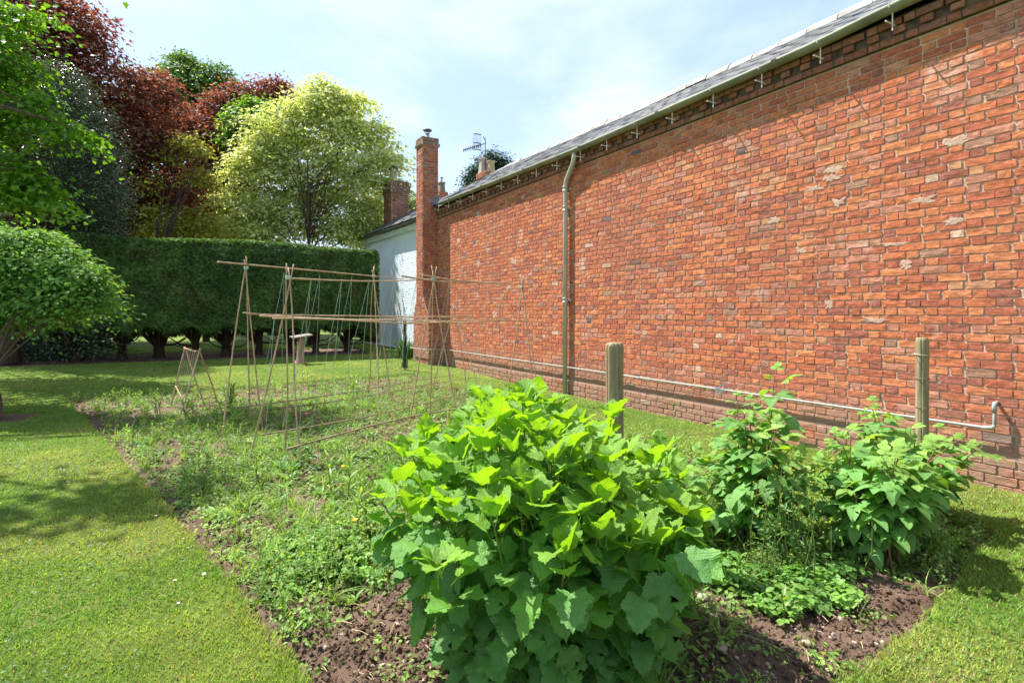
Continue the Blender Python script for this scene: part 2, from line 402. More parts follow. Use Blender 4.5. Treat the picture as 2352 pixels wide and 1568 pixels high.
def turf_mat():
    m, nt, out = new_mat('turf'); g = NT(nt); P = g.pos()
    c = g.mix(g.ramp(g.noise(P, 1.1, 5), 0.35, 0.68), (0.115, 0.185, 0.034), (0.21, 0.25, 0.062))
    c = g.mix(g.ramp(g.noise(P, 45, 5, 0.7), 0.42, 0.7, 0, 0.75), c, (0.06, 0.10, 0.018))
    c = g.mix(g.ramp(g.noise(P, 2.4, 4), 0.66, 0.78, 0, 0.5), c, (0.22, 0.17, 0.07))
    b = g.bsdf(c, 0.9, 0.1, g.bump(g.noise(P, 80, 4, 0.7), 1.0, 0.03))
    g.l(b.outputs[0], out.inputs['Surface']); return m

def timber_mat(name, c1, c2, c3):
    m, nt, out = new_mat(name); g = NT(nt); P = g.pos()
    grain = g.noise(g.mapv(P, (60, 60, 2.2)), 1.0, 5, 0.6)
    blot = g.noise(P, 6, 4)
    c = g.mix(g.ramp(grain, 0.3, 0.7), c1, c2)
    c = g.mix(g.ramp(blot, 0.5, 0.72, 0, 0.7), c, c3)
    rings = g.n('ShaderNodeTexWave'); rings.bands_direction = 'Z'; rings.inputs['Scale'].default_value = 34; rings.inputs['Distortion'].default_value = 2.5
    g.l(P, rings.inputs['Vector'])
    h = g.math('ADD', grain, g.math('MULTIPLY', rings.outputs['Fac'], 0.25))
    b = g.bsdf(c, 0.85, 0.2, g.bump(h, 0.5, 0.006))
    g.l(b.outputs[0], out.inputs['Surface']); return m

M = {}
M['mortar'] = mortar_mat()
M['brick'] = brick_mat('old_brick', 'attr')
M['brick_o'] = brick_mat('old_brick_single', 'object')
M['white_brick'] = brick_mat('white_painted_brick', 'attr', True)
M['white'] = simple_mat('white_paint', (0.72, 0.78, 0.82), 0.6, 0.3, var=0.12, scale=3, bump=0.2)
M['mortar_pale'] = simple_mat('old_pale_mortar', (0.49, 0.36, 0.29), 0.95, 0.1, col2=(0.42, 0.27, 0.20), scale=16, bump=0.7, bscale=45)
M['soil'] = soil_mat()
M['turf'] = turf_mat()
M['gutter'] = simple_mat('sage_gutter_paint', (0.215, 0.22, 0.165), 0.6, 0.2, var=0.25, scale=3.0, bump=0.1, bscale=60)
M['downpipe'] = simple_mat('grey_green_pipe_paint', (0.43, 0.42, 0.345), 0.45, 0.35, var=0.12, scale=4.0)
M['pvc'] = simple_mat('pale_grey_plastic', (0.30, 0.305, 0.28), 0.5, 0.3, var=0.15, scale=5.0)
M['iron'] = simple_mat('pale_iron', (0.66, 0.63, 0.58), 0.6, 0.3, var=0.25, scale=20)
M['slate'] = None
m_, nt_, out_ = new_mat('slate'); g_ = NT(nt_)
c_ = g_.mix(g_.ramp(g_.noise(g_.pos(), 6, 5), 0.35, 0.7, 0, 0.6), g_.tint('attr'), (0.19, 0.19, 0.185))
g_.l(g_.bsdf(c_, 0.8, 0.15, g_.bump(g_.noise(g_.pos(), 30, 4), 0.4, 0.01)).outputs[0], out_.inputs['Surface'])
M['slate'] = m_
M['ridge'] = simple_mat('weathered_ridge_tile', (0.34, 0.32, 0.31), 0.75, 0.25, var=0.4, scale=5, bump=0.4)
M['lead'] = simple_mat('lead_flashing', (0.12, 0.22, 0.34), 0.5, 0.4, var=0.2, scale=6)  # bluish reflection on the lead is put into its base colour
M['pot'] = simple_mat('buff_clay_pot', (0.50, 0.39, 0.24), 0.85, 0.15, col2=(0.38, 0.29, 0.19), scale=4, bump=0.3)
M['pot_grey'] = simple_mat('grey_clay_pot', (0.46, 0.42, 0.36), 0.85, 0.15, col2=(0.26, 0.24, 0.22), scale=3, bump=0.3)
M['steel'] = simple_mat('galvanised_steel', (0.42, 0.44, 0.45), 0.4, 0.5, metal=0.7, var=0.2, scale=8)
M['dark_steel'] = simple_mat('dark_metal', (0.07, 0.075, 0.08), 0.5, 0.4, var=0.2, scale=8)
M['aerial'] = simple_mat('grey_aerial_rod', (0.10, 0.11, 0.125), 0.6, 0.2, var=0.2)
M['bamboo'] = simple_mat('dry_bamboo', (0.50, 0.365, 0.23), 0.6, 0.3, col2=(0.36, 0.245, 0.15), scale=5, stretch=(1, 1, 1))
M['bamboo_old'] = simple_mat('weathered_cane', (0.30, 0.21, 0.13), 0.7, 0.25, col2=(0.17, 0.12, 0.085), scale=6)
M['string'] = simple_mat('pale_green_string', (0.42, 0.55, 0.47), 0.8, 0.2, var=0.1)
M['jute'] = simple_mat('jute_string', (0.48, 0.42, 0.28), 0.85, 0.15, var=0.2)
M['wire'] = simple_mat('old_wire', (0.22, 0.17, 0.12), 0.55, 0.4, var=0.2)
M['twine_blue'] = simple_mat('blue_twine', (0.14, 0.30, 0.42), 0.8, 0.2, var=0.2)
M['post'] = timber_mat('weathered_softwood', (0.34, 0.275, 0.165), (0.20, 0.155, 0.09), (0.165, 0.165, 0.095))
M['log'] = timber_mat('bleached_log', (0.36, 0.24, 0.15), (0.24, 0.14, 0.085), (0.42, 0.35, 0.27))
M['bark'] = simple_mat('dark_bark', (0.075, 0.05, 0.035), 0.9, 0.15, col2=(0.035, 0.026, 0.02), scale=10, bump=0.8, bscale=30, stretch=(1, 1, 0.25))
M['bark_grey'] = simple_mat('grey_bark', (0.14, 0.11, 0.075), 0.9, 0.15, col2=(0.075, 0.058, 0.04), scale=10, bump=0.6, bscale=30, stretch=(1, 1, 0.25))
M['cane'] = simple_mat('raspberry_cane', (0.26, 0.13, 0.075), 0.7, 0.3, col2=(0.15, 0.085, 0.045), scale=12)
M['stem'] = simple_mat('green_stem', (0.13, 0.22, 0.04), 0.55, 0.3, col2=(0.16, 0.15, 0.05), scale=9)
M['stone'] = simple_mat('pebble', (0.40, 0.32, 0.27), 0.85, 0.2, col2=(0.30, 0.22, 0.18), scale=14, bump=0.3)
M['grass'] = leaf_mat('grass_blade', 'attr', 0.55, 0.25, 0.40, (1.35, 1.3, 0.6), vary=0.12, vscale=3)
M['weed'] = leaf_mat('weed_leaf', 'attr', 0.5, 0.28, 0.40, (1.5, 1.35, 0.5), vary=0.2, vscale=5)
M['tree_leaf'] = leaf_mat('tree_leaf', 'attr', 0.5, 0.3, 0.42, (1.5, 1.35, 0.5), vary=0.15, vscale=1.2)
M['round_leaf'] = leaf_mat('soft_round_leaf', 'attr', 0.6, 0.15, 0.40, (1.5, 1.35, 0.5), vary=0.2, vscale=4)
M['pale_leaf'] = leaf_mat('cream_edged_leaf', 'attr', 0.55, 0.2, 0.45, (1.15, 1.15, 0.66), vary=0.15, vscale=1.2)
M['copper_leaf'] = leaf_mat('copper_leaf', 'attr', 0.6, 0.15, 0.42, (1.75, 1.0, 0.6), vary=0.25, vscale=1.2)
M['holly_leaf'] = leaf_mat('holly_leaf', 'attr', 0.30, 0.6, 0.12, vary=0.2, vscale=2)
M['hedge_leaf'] = leaf_mat('hedge_spray', 'attr', 0.6, 0.25, 0.30, (1.3, 1.4, 0.4), vary=0.3, vscale=2.5)
M['currant'] = leaf_mat('currant_leaf', 'attr', 0.40, 0.5, 0.42, (1.9, 1.75, 0.32), veins=True, vary=0.12, vscale=9)
M['currant_o'] = leaf_mat('currant_leaf_single', 'object', 0.40, 0.5, 0.42, (1.9, 1.75, 0.32), veins=True, vary=0.12, vscale=9)
M['rasp'] = leaf_mat('raspberry_leaf', 'object', 0.45, 0.4, 0.40, (1.9, 1.7, 0.35), veins=True, vary=0.12, vscale=9)
M['petal_white'] = simple_mat('white_petals', (0.80, 0.80, 0.78), 0.7, 0.2, var=0.05)
M['petal_orange'] = simple_mat('orange_petals', (0.85, 0.30, 0.015), 0.6, 0.2, var=0.1)
M['petal_yellow'] = simple_mat('yellow_petals', (0.78, 0.66, 0.05), 0.6, 0.2, var=0.1)

# ------------------------------------------------------------------ ground, bed, hedge strip
BED_L = np.array([[0.42, 1.20], [0.40, 2.35], [0.20, 3.45], [-0.27, 5.47], [-0.82, 7.9], [-1.80, 11.83]])   # left edge of the bed
def bed_left(y): return np.interp(y, BED_L[:, 1], BED_L[:, 0]) + 0.035 * (fbm(np.asarray(y) * 1.6, np.asarray(y) * 0 + 3.1, 5) - 0.5) * 2
def bed_right(y): return np.interp(y, [1.0, 1.8, 4.0, 12.6], [4.6, 4.95, 4.85, 4.72]) + 0.06 * (fbm(np.asarray(y) * 1.3, np.asarray(y) * 0 + 9.1, 6) - 0.5) * 2
def bed_front(x): return np.interp(x, [0.2, 2.2, 2.6, 4.9], [0.9, 1.18, 1.24, 1.52]) + 0.08 * (fbm(np.asarray(x) * 1.7, np.asarray(x) * 0 + 1.1, 7) - 0.5) * 2
def bed_back(x): return np.interp(x, [-1.9, 4.8], [11.83, 12.42]) + 0.08 * (fbm(np.asarray(x) * 1.5, np.asarray(x) * 0 + 4.1, 8) - 0.5) * 2
def bed_d(x, y):
    """signed distance-like value: positive inside the bed"""
    return np.minimum(np.minimum(x - bed_left(y), bed_right(y) - x), np.minimum(y - bed_front(x), bed_back(x) - y))
def strip_d(x, y):
    f = 17.35 + 0.10 * (fbm(x * 0.9, y * 0 + 2.2, 9) - 0.5) * 2
    return np.minimum(np.minimum(y - f, 19.9 - y), np.minimum(x + 12.0, 5.1 + 0.1 * np.sin(y) - x))
def ring_d(x, y): return 0.42 - np.hypot(x + 2.30, y - 10.45) + 0.05 * np.sin(5 * np.arctan2(y - 10.45, x + 2.3))
def lump(x, y): return 0.035 * (fbm(x * 0.55, y * 0.55, 21) - 0.5) + 0.012 * (fbm(x * 4, y * 4, 22) - 0.5)
def ground_z(x, y):
    z = gz(y) + lump(x, y)
    return z

xs = np.concatenate([[-400, -150, -80, -50, -32], np.arange(-22, -3, 0.5), np.arange(-3, 6.4, 0.06), [6.6, 7, 8, 10, 14, 20, 30, 50, 80, 150, 400]])
ys = np.concatenate([[-400, -150, -60, -25, -12, -6, -3, -1], np.arange(0, 13.2, 0.06), np.arange(13.2, 20.5, 0.12), np.arange(20.6, 60, 1.2), [65, 75, 90, 120, 170, 250, 400]])
X, Y = np.meshgrid(xs, ys)
Z = ground_z(X, Y)
sink = np.clip(bed_d(X, Y) / 0.05, -0.4, 1); Z = np.where(sink > 0, Z - 0.16 * sink, Z)
Z = np.where((sink <= 0) & (sink > -0.4), Z + 0.0, Z)
s2 = np.clip(np.maximum(strip_d(X, Y), ring_d(X, Y)) / 0.10, 0, 1); Z = Z - 0.14 * s2
def grid_faces(nx, ny):
    i, j = np.meshgrid(np.arange(nx - 1), np.arange(ny - 1)); b = (j * nx + i).ravel()
    return np.stack([b, b + 1, b + nx + 1, b + nx], 1)
lawn = MB().add(np.stack([X, Y, Z], -1).reshape(-1, 3), grid_faces(len(xs), len(ys))).build('lawn', M['turf'], smooth=True)
lawn['kind'] = 'structure'

def soil_z(x, y):
    cl = 1 - np.abs(fbm(x * 8, y * 8, 31, 4, 2.2, 0.65) - 0.5) * 4.0
    ridge = 0.02 * np.sin(x * 2.1 + y * 1.3)
    return gz(y) - 0.045 + 0.036 * (cl - 0.5) + 0.014 * (fbm(x * 30, y * 30, 35, 2) - 0.5) + 0.05 * (fbm(x * 1.4, y * 1.4, 33) - 0.5) + ridge * 0.6 + 0.03 * np.clip(bed_d(x, y) / 0.8, -0.5, 1) - 0.05 * np.exp(-(bed_back(x) - y) ** 2 / .02)
def soil_patch(name, x0, x1, y0, y1, res, fn, dfun, marg=0.05):
    xs = np.arange(x0, x1, res); ys = np.arange(y0, y1, res)
    X, Y = np.meshgrid(xs, ys); Zs = fn(X, Y)
    F = grid_faces(len(xs), len(ys))
    keep = (dfun(X, Y).ravel()[F] > -marg).any(1)
    F = F[keep]; used = np.unique(F); remap = np.full(X.size, -1); remap[used] = np.arange(len(used))
    V = np.stack([X, Y, Zs], -1).reshape(-1, 3)[used]
    o = MB().add(V, remap[F]).build(name, M['soil'], smooth=True); o['kind'] = 'structure'
    return o
soil_patch('soil_bed', -2.4, 5.2, 0.7, 12.7, 0.028, soil_z, bed_d)
soil_patch('soil_strip', -12.2, 5.4, 17.0, 20.2, 0.12, lambda x, y: gz(y) - 0.03 + 0.05 * (fbm(x * 4, y * 4, 41) - 0.5), strip_d, 0.1)
soil_patch('soil_ring', -2.9, -1.7, 9.9, 11.0, 0.05, lambda x, y: gz(y) - 0.03 + 0.05 * (fbm(x * 6, y * 6, 42) - 0.5), ring_d, 0.05)

def in_view(x, y, marg=0.22):
    zc = math.sin(TH) * x + math.cos(TH) * y; xc = math.cos(TH) * x - math.sin(TH) * y
    return (zc > 0.9) & (np.abs(xc) < zc * (1176 / 1250) * (1 + marg) + 0.3)
def polar_pts(n, r0, r1, p):
    """points in front of the camera, density falling off with distance as r^-p"""
    u = rng.random(n); k = 2 - p
    r = (r0 ** k + u * (r1 ** k - r0 ** k)) ** (1 / k) if abs(k) > 1e-6 else r0 * (r1 / r0) ** u
    a = TH + rng.uniform(-1.12, 1.05, n)
    return r * np.sin(a), r * np.cos(a), r

# mown grass: short single blades, thinning out with distance
def make_grass():
    x, y, r = polar_pts(950000, 1.2, 24, 1.75)
    keep = in_view(x, y, .7) & (bed_d(x, y) < rng.uniform(-0.02, 0.02, len(x))) & (strip_d(x, y) < 0.02) & (ring_d(x, y) < 0.02) & (x < 5.93)
    x, y, r = x[keep], y[keep], r[keep]
    dry = fbm(x * 1.1, y * 1.1, 51); pat = fbm(x * 6, y * 6, 52)
    edge = (np.abs(bed_d(x, y)) < 0.10)
    h = rng.uniform(0.010, 0.026, len(x)) * (0.75 + 0.6 * pat) * np.where(edge, rng.uniform(1.0, 1.6, len(x)), 1)
    w = (0.0011 + 0.0010 * r ** 0.8) * rng.uniform(0.8, 1.25, len(x))
    z = ground_z(x, y) - 0.003
    a = rng.uniform(0, 2 * np.pi, len(x)); ln = rng.uniform(0.2, 1.15, len(x)) * h
    dx, dy = np.cos(a), np.sin(a); b = a + rng.normal(1.57, 0.5, len(x))
    px, py = np.cos(b) * w, np.sin(b) * w
    P0 = np.stack([x - px, y - py, z], 1); P1 = np.stack([x + px, y + py, z], 1)
    P2 = np.stack([x + dx * ln, y + dy * ln, z + h], 1)
    V = np.stack([P0, P1, P2], 1).reshape(-1, 3)
    F = np.arange(len(V)).reshape(-1, 3)
    g1 = np.array([0.140, 0.275, 0.038]); g2 = np.array([0.290, 0.385, 0.070]); g3 = np.array([0.34, 0.28, 0.13])
    t = np.clip((dry - 0.36) / 0.3 + rng.normal(0, 0.22, len(x)), 0, 1)[:, None]
    c = g1 * (1 - t) + g2 * t
    d = ((rng.random(len(x)) < 0.06 + 0.30 * np.clip((dry - 0.56) * 5, 0, 1)))[:, None]
    c = np.where(d, g3, c) * rng.uniform(0.75, 1.25, (len(x), 1))
    o = MB().add(V, F, c.repeat(3, 0)).build('grass', M['grass'], kind='stuff')
    tag(o, 'short mown lawn grass around the vegetable bed', 'grass')
make_grass()

# ------------------------------------------------------------------ leaf templates
def leaf_simple(w=0.5, fold=0.12, droop=0.12, k=3):
    """lanceolate or ovate leaf, base at the origin, tip at y = 1"""
    ts = np.linspace(0, 1, k + 1); V = []; F = []
    wid = np.sin(np.pi * ts ** 0.8) * w / 2
    for i, t in enumerate(ts):
        zc = -droop * t * t
        if i in (0, k): V.append((0, t, zc))
        else: V += [(-wid[i], t, zc + fold * wid[i] * 2), (0, t, zc), (wid[i], t, zc + fold * wid[i] * 2)]
    V = np.array(V, float)
    F += [(0, 2, 1), (0, 3, 2)]
    for i in range(1, k - 1):
        a = 1 + (i - 1) * 3; b = a + 3
        F += [(a, a + 1, b + 1), (a, b + 1, b), (a + 1, a + 2, b + 2), (a + 1, b + 2, b + 1)]
    a = 1 + (k - 2) * 3; e = len(V) - 1
    F += [(a, a + 1, e), (a + 1, a + 2, e)]
    return V, np.array(F)

def leaf_lobed(seed=0, fold=0.22, droop=0.28, serr=0.03):
    """five-lobed currant leaf with toothed edge"""
    r = np.random.default_rng(seed)
    half = np.array([(0.0, 0.0), (0.08, -0.09), (0.20, -0.14), (0.33, -0.09), (0.42, 0.0), (0.40, 0.10), (0.50, 0.22), (0.60, 0.42), (0.53, 0.50), (0.43, 0.53), (0.37, 0.55),
                     (0.36, 0.65), (0.27, 0.78), (0.14, 0.91), (0.0, 1.0)], float)
    V = [(0, 0, 0), (0, 0.30, 0), (0, 0.62, 0), (0, 1.0, 0)]; F = []
    for sgn in (1, -1):
        pts = []
        for i in range(len(half) - 1):
            a, b = half[i], half[i + 1]
            if i: pts.append(a * (1 + r.normal(0, 0.03)))
            if i >= 2:
                mid = (a + b) / 2; d = b - a; nn = np.array([d[1], -d[0]]); nn /= np.linalg.norm(nn)
                pts.append(mid - nn * serr)          # notch between two teeth
        pts = np.array(pts); base = len(V)
        for p in pts: V.append((sgn * p[0], p[1], 0))
        n = len(pts); idx = [0] + list(range(base, base + n)) + [3]
        ys_ = [0] + list(pts[:, 1]) + [1.0]
        cut = int(n * 0.68)
        for i in range(len(idx) - 1):
            c = 1 if i < cut else 2
            t = (c, idx[i], idx[i + 1]) if sgn > 0 else (c, idx[i + 1], idx[i])
            if len(set(t)) == 3: F.append(t)
        F.append((1, idx[cut], 2) if sgn > 0 else (1, 2, idx[cut]))
    V = np.array(V, float); uv = V.copy()
    x, y = V[:, 0], V[:, 1]
    rr = np.hypot(x, y); ang = np.abs(np.arctan2(x, y + 1e-6))
    V[:, 2] = fold * np.abs(x) - droop * (y * 0.9) ** 2 - 0.10 * np.abs(x) ** 2 + 0.05 * rr * np.cos(ang * 7.2) + r.normal(0, 0.012, len(V))
    n0 = len(V)
    pet = np.array([(-0.012, 0, 0), (0.012, 0, 0), (0, 0.0, -0.02), (-0.012, -0.5, -0.16), (0.012, -0.5, -0.16), (0, -0.5, -0.18)])
    F += [(n0, n0 + 1, n0 + 4), (n0, n0 + 4, n0 + 3), (n0 + 1, n0 + 2, n0 + 5), (n0 + 1, n0 + 5, n0 + 4), (n0 + 2, n0, n0 + 3), (n0 + 2, n0 + 3, n0 + 5)]
    V = np.concatenate([V, pet]); uv = np.concatenate([uv, np.zeros((6, 3)) + [0, 0.01, 0]])
    return V, np.array(F), uv

def leaf_maple(seed=0):
    half = np.array([(0.10, -0.02), (0.34, -0.06), (0.30, 0.10), (0.56, 0.30), (0.34, 0.40), (0.30, 0.44), (0.24, 0.60), (0.13, 0.80)], float)
    out = [(0, 0)] + [tuple(p) for p in half] + [(0, 1.0)] + [(-p[0], p[1]) for p in half[::-1]]
    V = np.array([(0, 0.38, 0.0)] + [(a, b, 0) for a, b in out], float)
    n = len(out); F = np.array([(0, 1 + i, 1 + (i + 1) % n) for i in range(n)])
    V[:, 2] = 0.12 * np.abs(V[:, 0]) - 0.22 * V[:, 1] ** 2
    return V, F
def leaf_star():
    """small cheap lobed leaf for distant crowns"""
    V = np.array([(0, 0, 0), (0.42, 0.25, 0.06), (0.18, 0.48, 0), (0, 1.0, -0.15), (-0.18, 0.48, 0), (-0.42, 0.25, 0.06)], float)
    return V, np.array([(0, 1, 2), (0, 2, 4), (2, 3, 4), (0, 4, 5)])
def leaf_quad(w=0.55):
    V = np.array([(0, 0, 0), (w / 2, 0.45, 0.05), (0, 1, -0.1), (-w / 2, 0.45, 0.05)], float)
    return V, np.array([(0, 1, 2), (0, 2, 3)])

def tints(n, a, b, spread=0.18, p=None):
    t = rng.random(n) if p is None else np.clip(p, 0, 1)
    c = np.asarray(a)[None] * (1 - t[:, None]) + np.asarray(b)[None] * t[:, None]
    return c * np.clip(rng.normal(1, spread, (n, 1)), 0.5, 1.6)

# ------------------------------------------------------------------ trees
def rand_dirs(n):
    v = rng.normal(size=(n, 3)); return v / np.linalg.norm(v, axis=1, keepdims=True)

def crown_points(blobs, n_clump, per, clump_r, flat=0.45, zs=0.85, inner=0.35, edge=0.28):
    B_ = np.array(blobs, float); C_, R_ = B_[:, :3], B_[:, 3]
    w = R_ ** 1.5; idx = rng.choice(len(B_), n_clump, p=w / w.sum())
    d = rand_dirs(n_clump); rad = np.where(rng.random(n_clump) < inner, rng.uniform(0.3, 0.85, n_clump), np.where(rng.random(n_clump) < 0.16, rng.uniform(1.0, 1.0 + edge, n_clump), rng.uniform(0.78, 1.06, n_clump)))
    c = C_[idx] + d * (R_[idx] * rad)[:, None] * np.array([1, 1, zs])
    dist = np.linalg.norm((c[:, None] - C_[None]) / np.array([1, 1, zs]), axis=2) / R_[None]
    keep = (dist < 0.62).sum(1) <= (rad < 0.62)
    c, d = c[keep], d[keep]
    n = len(c)
    sz = clump_r * rng.uniform(0.6, 1.4, n)
    off = rng.normal(size=(n, per, 3)) * sz[:, None, None] * np.array([1, 1, flat])
    # the spray droops away from its centre
    off[..., 2] -= 0.25 * (off[..., 0] ** 2 + off[..., 1] ** 2) / np.maximum(sz[:, None], 0.05)
    pos = (c[:, None] + off).reshape(-1, 3)
    nrm = (d[:, None] * 0.45 + np.array([0, 0, 0.75]) + rng.normal(size=(n, per, 3)) * 0.42).reshape(-1, 3)
    outd = (off * np.array([1, 1, 0]) + d[:, None] * 0.3 * clump_r + rng.normal(size=(n, per, 3)) * 0.25 * clump_r).reshape(-1, 3) + np.array([0, 0, -0.1 * clump_r])
    ct = rng.random(n).repeat(per)
    return pos, nrm, outd, ct, c

def branches(mb, base, top, targets, r0, r1=0.02, wob=0.25, n=7):
    base = np.asarray(base, float); top = np.asarray(top, float)
    k = 7; t = np.linspace(0, 1, k)[:, None]
    tr = base + (top - base) * t + rng.normal(0, wob * 0.15, (k, 3)) * np.sin(np.pi * t)
    mb.add(*tube(tr, np.linspace(r0, r0 * 0.35, k) * (1 + 0.5 * np.exp(-8 * np.linspace(0, 1, k))), 9, False))
    for q in targets:
        q = np.asarray(q, float); s = rng.uniform(0.35, 0.85); p0 = base + (top - base) * s
        mid = (p0 + q) / 2 + np.array([0, 0, 0.18 * np.linalg.norm(q - p0)]) * rng.uniform(-0.3, 1) + rng.normal(0, wob * 0.3, 3)
        tt = np.linspace(0, 1, 6)[:, None]
        cv = (1 - tt) ** 2 * p0 + 2 * tt * (1 - tt) * mid + tt ** 2 * q
        mb.add(*tube(cv, np.linspace(r0 * 0.38, r1, 6), 6, False))

def tree(name, label, blobs, base, top, trunk_r, leaf, size, n_clump, per, clump_r, ca, cb, mat, bark='bark', flat=0.45, inner=0.35, nb=14, group=None, cat='tree', zs=0.85, spread=0.18, edge=0.28):
    t = thing(name, label, cat, base, group)
    inv = -np.asarray(base, float)
    pos, nrm, outd, ct, cc = crown_points(blobs, n_clump, per, clump_r, flat, zs, inner, edge)
    mb = MB()
    scatter(mb, leaf[0], leaf[1], pos + inv, frames(nrm, outd), size * rng.uniform(0.7, 1.25, len(pos)), tints(len(pos), ca, cb, spread, ct * 0.7 + rng.random(len(pos)) * 0.3))
    o = mb.build('crown', M[mat], t)
    bm = MB()
    tg = cc[rng.choice(len(cc), min(nb, len(cc)), replace=False)] if nb else []
    branches(bm, (0, 0, 0), np.asarray(top) + inv, [q + inv for q in tg], trunk_r, max(0.008, trunk_r * 0.06))
    bm.build('trunk', M[bark], t, True)
    return t

quad = leaf_quad(); star = leaf_star(); mapl = leaf_maple()
cg = float(gz(30))
tree('copper_maple', 'large dark red copper maple reaching the top edge of the sky', BL_COPPER_A, (-4.8, 23.5, cg), (-4.4, 23.6, 9.0), 0.32, star, 0.17, 2600, 28, 0.42, (0.100, 0.044, 0.037), (0.215, 0.100, 0.070), 'copper_leaf', nb=26, flat=.22, edge=.35, group='trees beyond the hedge')
tree('copper_maple', 'smaller copper maple behind the pale variegated tree', BL_COPPER_B, (2.6, 27.5, cg), (1.2, 28.4, 8.0), 0.22, star, 0.17, 1500, 26, 0.42, (0.105, 0.050, 0.042), (0.22, 0.112, 0.082), 'copper_leaf', nb=20, flat=.22, edge=.35, group='trees beyond the hedge')
tree('green_maple', 'tall mid green tree rising between the two copper maples', BL_GREEN, (0.0, 35.5, cg), (0.2, 35.0, 11.5), 0.26, star, 0.20, 1500, 26, 0.45, (0.060, 0.145, 0.030), (0.11, 0.22, 0.042), 'tree_leaf', nb=18, flat=.25, edge=.6, group='trees beyond the hedge')
tree('golden_tree', 'yellow green tree showing through the copper foliage', BL_GOLD, (-0.9, 20.6, cg), (-0.9, 20.7, 4.5), 0.07, star, 0.14, 230, 20, 0.26, (0.20, 0.22, 0.035), (0.36, 0.37, 0.07), 'tree_leaf', nb=9, group='trees beyond the hedge')
tree('variegated_maple', 'pale cream and green variegated maple beside the white building', BL_VARI, (3.95, 21.8, cg), (4.0, 22.6, 7.6), 0.075, star, 0.16, 720, 66, 0.44, (0.34, 0.42, 0.12), (0.74, 0.75, 0.38), 'pale_leaf', nb=26, flat=0.10, edge=.6, group='trees beyond the hedge', inner=0.28)
tree('lime_tree', 'small bright green tree tucked behind the variegated maple', BL_LIME, (0.6, 26.5, cg), (0.35, 26.9, 9.0), 0.1, star, 0.17, 420, 12, 0.30, (0.10, 0.23, 0.03), (0.17, 0.33, 0.04), 'tree_leaf', nb=8, group='trees beyond the hedge')
tree('woodland_tree', 'dark green tree massed behind the large copper maple', BL_DARK, (-8.0, 34.0, cg), (-8.0, 34.2, 8.0), 0.3, star, 0.26, 1700, 14, 0.5, (0.025, 0.055, 0.016), (0.06, 0.11, 0.026), 'tree_leaf', nb=16, group='trees beyond the hedge')
tree('roadside_tree', 'distant light green tree low behind the white building roof', BL_BACK, (11.5, 35.5, cg), (11.5, 35.6, 7.5), 0.2, star, 0.2, 1300, 12, 0.4, (0.11, 0.17, 0.035), (0.22, 0.28, 0.06), 'tree_leaf', nb=10, group='trees beyond the hedge')
tree('holly_tree', 'dark glossy holly at the left end of the clipped hedge', BL_HOLLY, (-3.9, 18.2, float(gz(18.2))), (-3.7, 18.2, 6.5), 0.16, quad, 0.075, 7500, 18, 0.20, (0.034, 0.062, 0.034), (0.095, 0.135, 0.080), 'holly_leaf', nb=24, inner=0.3)
tree('cedar_tree', 'dark blue green conifer top behind the far chimney pots', BL_CEDAR, (21.3, 39.8, cg), (21.3, 39.8, 13.3), 0.3, quad, 0.22, 1500, 16, 0.32, (0.016, 0.042, 0.030), (0.040, 0.080, 0.045), 'hedge_leaf', nb=12, flat=0.9)
u = thing('evergreen_shrub', 'shady evergreen shrubs under the holly at the lawn edge', 'shrub', (-5.5, 20.0, float(gz(20))))
pos, nrm, outd, ct, cc = crown_points(BL_UNDER, 2600, 14, 0.22)
mb = MB(); scatter(mb, quad[0], quad[1], pos - np.array(u.location), frames(nrm, outd), 0.085 * rng.uniform(0.7, 1.2, len(pos)), tints(len(pos), (0.018, 0.036, 0.016), (0.04, 0.07, 0.03)))
mb.build('foliage', M['holly_leaf'], u)
for i in range(16):
    bm = MB()
    p = np.array([rng.uniform(-3.2, 2.6), rng.uniform(-1.3, 0.6), -0.02]); bm.add(*tube([p, p + [rng.normal(0, .1), rng.normal(0, .1), 0.8], p + [rng.normal(0, .25), rng.normal(0, .2), 1.9]], [0.045, 0.035, 0.02], 6, False)); bm.build('stem', M['bark'], u, True)

# near bright maple whose boughs hang in from the left
tree('norway_maple', 'bright green maple boughs hanging in from the left edge', BL_MAPLE + [(-3.3, 10.0, 8.0, 0.38), (-2.6, 9.7, 7.7, 0.25), (-2.6, 14.2, 9.8, 0.7), (-1.8, 13.6, 9.6, 0.5), (-6.8, 11.4, 8.8, 1.0)],
     (-7.2, 13.4, 0.1), (-5.8, 13.2, 9.0), 0.15, mapl, 0.115, 560, 24, 0.28, (0.085, 0.215, 0.018), (0.15, 0.31, 0.026), 'tree_leaf', bark='bark_grey', nb=40, flat=0.22, inner=0.35, edge=.4)

# small round-headed tree, trunk bending out of the frame
rt = tree('round_headed_tree', 'small round headed green tree growing from a bare soil ring', BL_ROUND, (-2.38, 10.45, 0.0), (-2.42, 10.5, 1.75), 0.045, leaf_simple(0.6, 0.1, 0.15, 3), 0.07, 1900, 22, 0.14, (0.105, 0.225, 0.05), (0.20, 0.37, 0.085), 'round_leaf', bark='bark_grey', nb=20, flat=0.25, edge=.22)

